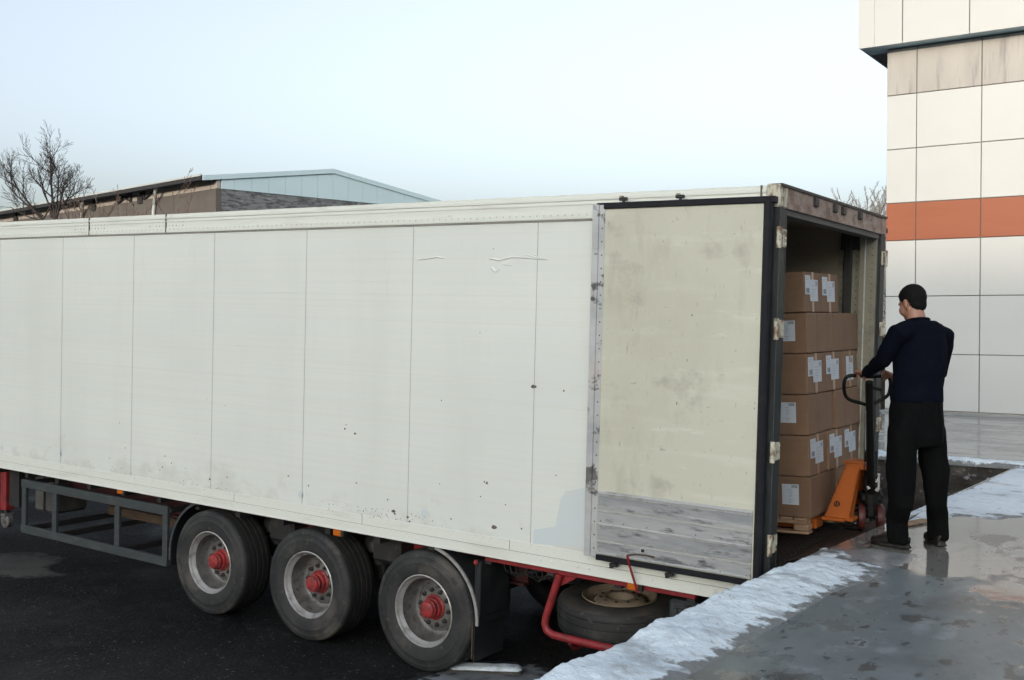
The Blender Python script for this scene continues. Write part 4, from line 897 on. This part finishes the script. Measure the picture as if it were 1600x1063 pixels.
# ------------------------------------------------------------------ clad building
xs_ = [-2.36,-1.87]+[-.86+1.005*i for i in range(26)]; zs_ = [1.43,2.37,3.335,4.275,4.91,5.815,6.725,7.50]
BM = Matrix.Translation((xs_[0], YF, DZ)); BD = empty('clad_building', BM, 'white panel clad building with a rust red band and a projecting upper storey', 'building')
def bp(x, y, z): return V((x-xs_[0], y-YF, z-DZ))
prg = random.Random(17)
def panels(name, rows, cols, y, m, g=.007):
    b = MB()
    for i in range(len(cols)-1):
        for j in range(len(rows)-1):
            ca = bp((cols[i]+cols[i+1])/2, y+.015, (rows[j]+rows[j+1])/2)
            tl = Matrix.Translation(ca) @ Matrix.Rotation(R_(prg.uniform(-.22,.22)), 4, 'X') @ Matrix.Rotation(R_(prg.uniform(-.22,.22)), 4, 'Z') @ Matrix.Translation(-ca)
            b.cham(bp(cols[i]+g, y, rows[j]+g), bp(cols[i+1]-g, y+.03, rows[j+1]-g), m, .004, tl)
    return b.build(name, BD, smooth=30)
panels('cladding', zs_[:4], xs_, YF, 'clad'); panels('red_band', zs_[3:5], xs_, YF-.001, 'clad_red'); panels('cladding', zs_[4:7], xs_, YF, 'clad'); panels('streaked_cladding', zs_[6:8], xs_, YF, 'clad_dirt_shade')
b = MB(); b.box(bp(xs_[0]+.004,YF+.025,DZ-1.7),bp(xs_[-1],YF+9,7.52),'joint'); b.build('core', BD, smooth=0)
b = MB(); b.box(bp(xs_[0]-.002,YF+.012,DZ-.2),bp(xs_[-1],YF+.03,1.425),'clad_dirt_shade'); b.cham(bp(xs_[0]-.03,YF-.09,DZ-.2),bp(xs_[-1],YF+.02,DZ+.035),'platform',.01); b.build('plinth', BD, smooth=0)
ox = [-2.735,-2.475,-2.02]+[-.985+1.03*i for i in range(26)]; YO = YF-.36
b = MB(); g = .008
for i in range(len(ox)-1):
    for z0_, z1_ in ((7.50,8.5),(8.5,9.5),(9.5,10.5)): b.cham(bp(ox[i]+(g if i > 1 else .001),YO,z0_+.0),bp(ox[i+1]-(g if i > 0 else .001),YO+.03,z1_-2*g),'clad',.004)
b.box(bp(ox[0],YO+.03,7.515),bp(ox[0]+.03,YF+9,10.5),'clad')
b.build('overhang_cladding', BD, smooth=30)
b = MB(); b.box(bp(ox[0]+.031,YO+.026,7.54),bp(ox[-1],YF+9,10.45),'joint'); b.box(bp(ox[0]+.03,YO+.031,7.525),bp(ox[-1],YF+.3,7.539),'blue_sheet'); b.build('soffit', BD, smooth=0)

# ------------------------------------------------------------------ unseen plain block, added behind the camera to shade dock and trailer
HB_ = empty('shade_block', (0,-146,0), 'unseen long block added far behind the camera to shade the dock and trailer', 'building')
HH = 3.86+(YF+138)*math.tan(SUN_EL)/.98
b = MB(); b.box((-120,-14,-1),(170,7.9,HH-.25),'brown_wall'); b.build('wall', HB_, smooth=0)
b = MB(); b.box((-120.5,-14.5,HH-.25),(170.5,8.0,HH),'metal_roof'); b.build('roof', HB_, smooth=0)

# ------------------------------------------------------------------ warehouse far behind the trailer
WC = at(337,283,52); lw = V((-.985,.17,0)).normalized(); gw = V((.17,.985,0)).normalized()   # long side, gable
gl = 31.0; ll = 70.0
zE = at(337,276,52).z; zM = at(337,294,52).z; zB = -.5
WH = empty('warehouse', (WC.x, WC.y, 0), 'distant long warehouse with a blue metal gable and a brown wall under a pale roof', 'building')
def wp(a, c, z): return lw*a+gw*c+V((0,0,z))
gl = 14.0; rise = 1.05
b = MB(); b.prism([wp(0,0,zB),wp(ll,0,zB),wp(ll,0,zM-.02),wp(0,0,zM-.02)], gw*.3, 'brown_wall'); b.build('side_wall', WH, smooth=0)
b = MB(); b.prism([wp(0,.06,zM),wp(ll,.06,zM),wp(ll,.06,zE-.12),wp(0,.06,zE-.12)], gw*.2, 'cream_wall')
for k in range(24): b.box((0,0,0),(.06,.03,zE-zM-.13),'seam',Matrix.Translation(wp(.6+2.9*k,.03,zM)) )
b.build('clerestory', WH, smooth=0)
for k in range(5):
    a = 7.6+5.6*k; b = MB()
    b.tube([wp(a,.05,zM-.05),wp(a,.03,zE-.13)], .10, 'dark_steel', 6); b.box((-.2,-.1,-.2),(.2,.06,.15),'dark_steel',Matrix.Translation(wp(a,.0,zM))); b.build('post', WH)
for a in (6.0,14.6):
    b = MB(); b.tube([wp(a-1.1,-.55,zE-.14),wp(a-.1,-.12,zM-.35),wp(a,-.12,zM-.7),wp(a,-.12,zB)], .09, 'metal_roof', 8); b.build('downpipe', WH)
for k in range(3): 
    b = MB(); a = 7.2+1.5*k; b.tube([wp(a,-.03,zM),wp(a,-.03,zE-.1)], .05, 'dark_steel', 6); b.tube([wp(a,-.03,zM),wp(a+1.5*(1 if k%2 else -1)*.9,-.03,zE-.12)], .05, 'dark_steel', 6)
    b.build('brace', WH)
b = MB(); ov = .75
b.prism([wp(-.05,-ov,zE-.04),wp(-.05,gl/2,zE+rise),wp(-.05,gl+ov,zE-.04),wp(-.05,gl+ov,zE-.14),wp(-.05,gl/2,zE+rise-.12),wp(-.05,-ov,zE-.14)], lw*ll, 'metal_roof')
b.prism([wp(-.06,-ov-.08,zE-.24),wp(-.06,-ov-.08,zE+.0),wp(-.06,-ov,zE+.0),wp(-.06,-ov,zE-.24)], lw*ll, 'dark_steel')
b.prism([wp(-.06,-ov-.10,zE-.05),wp(-.06,-ov-.10,zE+.04),wp(-.06,-ov-.02,zE+.05),wp(-.06,-ov-.02,zE-.05)], lw*ll, 'metal_roof')
b.build('roof', WH, smooth=0)
b = MB(); b.prism([wp(.0,.31,zB),wp(.0,gl,zB),wp(.0,gl,zM-.02),wp(.0,.31,zM-.02)], lw*.3, 'stone'); b.build('gable_wall', WH, smooth=0)
b = MB()
for k in range(14):
    c0, c1 = gl*k/14+(.31 if k == 0 else 0), gl*(k+1)/14
    zt0 = zE+rise*(1-abs(c0-gl/2)/(gl/2))-.02; zt1 = zE+rise*(1-abs(c1-gl/2)/(gl/2))-.02
    b.prism([wp(-.03,c0+.008,zM),wp(-.03,c1-.008,zM),wp(-.03,c1-.008,zt1-.1),wp(-.03,c0+.008,zt0-.1)], lw*.08, 'blue_sheet')
b.prism([wp(.055,.31,zM-.01),wp(.055,gl,zM-.01),wp(.055,gl,zE-.15),wp(.055,gl/2,zE+rise-.15),wp(.055,.31,zE-.15)], lw*.1, 'blue_sheet')
b.prism([wp(-.12,-ov,zE-.02),wp(-.12,gl/2,zE+rise+.02),wp(-.12,gl+ov,zE-.02),wp(-.12,gl+ov,zE-.26),wp(-.12,gl/2,zE+rise-.22),wp(-.12,-ov,zE-.26)], lw*.06, 'blue_sheet')
b.build('gable_cladding', WH, smooth=0)

# ------------------------------------------------------------------ low hills on the horizon
b = MB(); n = 120; vs = []
for i in range(n+1):
    a = R_(-100+200*i/n); h = 17+7*nz(i*.13, 3)+3*nz(i*.5, 8)
    for rr, zz_ in ((260, -1.0), (330, h*.75), (400, h), (520, -2)): vs.append((rr*math.sin(a), rr*math.cos(a), zz_))
b.add(vs, [[4*i+j, 4*i+j+1, 4*i+j+5, 4*i+j+4] for i in range(n) for j in range(3)], 'hill'); tag(b.build('hills', smooth=80), kind='structure')

# ------------------------------------------------------------------ trees
def branch(segs, p, d, L, r, depth, rng, bend, upw, nsub, lo=.35, lf=.55):
    """one limb as a bent line of points with its side branches"""
    n = 5; pts = [p]; rs = [r]; q = p.copy(); e = d.normalized()
    for i in range(n):
        e = (e+V((rng.uniform(-1,1), rng.uniform(-1,1), rng.uniform(-1,1)))*bend+V((0,0,upw))).normalized(); q = q+e*L/n; pts.append(q.copy()); rs.append(r*(1-.62*(i+1)/n))
    segs.append((pts, rs, depth))
    if depth <= 0: return
    for k in range(nsub):
        t = lo+(1-lo)*(k+rng.random())/nsub; i = min(n-1, int(t*n)); pp = pts[i].lerp(pts[i+1], t*n-i); dd = (pts[i+1]-pts[i]).normalized()
        ax = dd.orthogonal().normalized(); ax = Matrix.Rotation(rng.uniform(0,6.283), 3, dd) @ ax
        nd = (dd*rng.uniform(.55,1.0)+ax*rng.uniform(.5,.95)).normalized()
        branch(segs, pp, nd, L*lf*rng.uniform(.7,1.15)*(1.15-.45*t), rs[i]*rng.uniform(.5,.68), depth-1, rng, bend, upw, nsub, .25, lf)
def tree(name, base, starts, depth, nsub, mtl, label, cat, group=None, seed=1, bend=.22, upw=.12, rmin=.006, lf=.6, lo=.35):
    rng = random.Random(seed); segs = []
    o = empty(name, base, label, cat, group)
    for p, d, L, r in starts: branch(segs, V(p), V(d), L, r, 0 if r > .08 else depth, rng, bend, upw, nsub, lo, lf)
    tb, cb = MB(), MB()
    for pts, rs, dp in segs:
        (tb if rs[0] > .08 or dp == depth else cb).tube(pts, [max(x, rmin) for x in rs], mtl, 8 if dp == depth or rs[0] > .08 else (5 if dp > 1 else 3), False)
    tb.build('trunk', o, smooth=60); cb.build('crown', o, smooth=60, fix=False); return o
def gbase(px, d): p = at(px, 497, d); return V((p.x, p.y, ground_z(p.x, p.y)))
g0 = gbase(88, 28); zz = lambda row, d: at(800, row, d).z-g0.z
h0 = zz(338, 28)
sx = RIGHT*(28/F)                                   # one photograph pixel at the tree
st = [((0,0,0), (0,0,1), h0, .20)]
base_top = V((0,0,h0))
limbs = [((-10,60), 1.8, .040), ((-34,40), 1.5, .034), ((-56,24), 1.4, .028), ((14,44), 1.2, .030), ((-24,54), 1.45, .028), ((36,38), 1.05, .025), ((-50,8), 1.35, .024), ((24,26), .95, .022), ((2,50), 1.3, .027)]
starts = [((0,0,0), (-.02,0,1), h0, .13), (tuple(RIGHT*-.3), (-.03,0,1), h0*.98, .09)]
for k, ((dx, dy), L, r) in enumerate(limbs):
    dvec = RIGHT*dx+V((0,0,dy))+FWD*((-1)**k*9)
    starts.append((tuple(base_top-V((0,0,.2))+V((0,0,.10*(k%3)))+RIGHT*(-.33 if k in (1,2,7) else 0)), tuple(dvec), L, r))
tree('bare_tree', g0, starts, 3, 6, 'bark', 'bare spreading dark tree standing behind the trailer at the left', 'tree', None, 6, .07, .09, .0035, .58)
for px, top, d, L, sd_, lab in ((172,282,40,3.2,5,'thin leafless sapling left of the brown wall\'s middle'), (285,266,42,3.6,8,'bushy leafless sapling in front of the brown wall near the blue gable'), (128,300,38,2.4,15,'low leafless sapling close to the spreading tree')):
    gb = gbase(px, d); ht = at(800, top, d).z-gb.z; rg = random.Random(sd_)
    s_ = [((rg.uniform(-.5,.5), rg.uniform(-.3,.3), 0), (rg.uniform(-.12,.12), rg.uniform(-.1,.1), 1), ht*rg.uniform(.6,.95), .035) for _ in range(7)]
    tree('sapling', gb, s_, 2, 6, 'twig_red', lab, 'sapling', 'leafless saplings by the warehouse', sd_, .06, .12, .010, .26, .55)
for px, top, d, sd_, lab in ((1323,296,60,21,'thin bare tree furthest left of those above the trailer\'s rear corner'), (1341,292,60,22,'tallest thin bare tree above the trailer\'s rear corner'), (1360,296,62,23,'thin bare tree right of the tallest above the trailer\'s rear'), (1379,291,58,24,'thin bare tree partly hidden by the clad building\'s corner')):
    gb = gbase(px, d); ht = at(800, top, d).z-gb.z; rg = random.Random(sd_)
    s_ = [((rg.uniform(-.3,.3), rg.uniform(-.3,.3), 0), (rg.uniform(-.05,.05), rg.uniform(-.05,.05), 1), ht*q, .06) for q in (.93,.86,.8,.74,.68,.9)]
    tree('bare_tree', gb, s_, 2, 18, 'twig_pale', lab, 'tree', 'bare trees beyond the trailer\'s rear', sd_, .05, .16, .0095, .17, .62)
# evergreen bush and low pale wall in the gap between trailer and building
gb = gbase(1380, 27); EB = empty('evergreen_bush', gb, 'dark evergreen in the narrow gap between the trailer and the clad building', 'bush')
b = MB(); b.tube([(0,0,0),(0,0,2.5)], .06, 'bark', 8); b.build('trunk', EB)
b = MB(); rg = random.Random(5)
for k in range(2600):
    h = rg.random(); rad = .85*(1-h*.75)*rg.random()**.5; a = rg.uniform(0,6.283); c = V((rad*math.cos(a), rad*math.sin(a), .3+3.4*h))
    d = V((math.cos(a), math.sin(a), rg.uniform(-.5,.6))).normalized()*rg.uniform(.10,.24); s = d.orthogonal().normalized()*.014
    s = Matrix.Rotation(rg.uniform(0,6.28), 3, d.normalized()) @ s; b.add([c-s, c+s, c+d], [[0,1,2]], 'needle')
b.build('crown', EB, smooth=0, fix=False)
wp_ = at(1378, 640, 33); b = MB(); b.cham((-6,-.12,-1.2),(7,.12,.35),'cream_wall',.02,Matrix.Translation((wp_.x,wp_.y,wp_.z))); b.cham((-6.05,-.17,.352),(7.05,.17,.42),'snow',.02,Matrix.Translation((wp_.x,wp_.y,wp_.z)))
tag(b.build('yard_wall'), 'low pale yard wall with snow on top beyond the dock', 'wall')
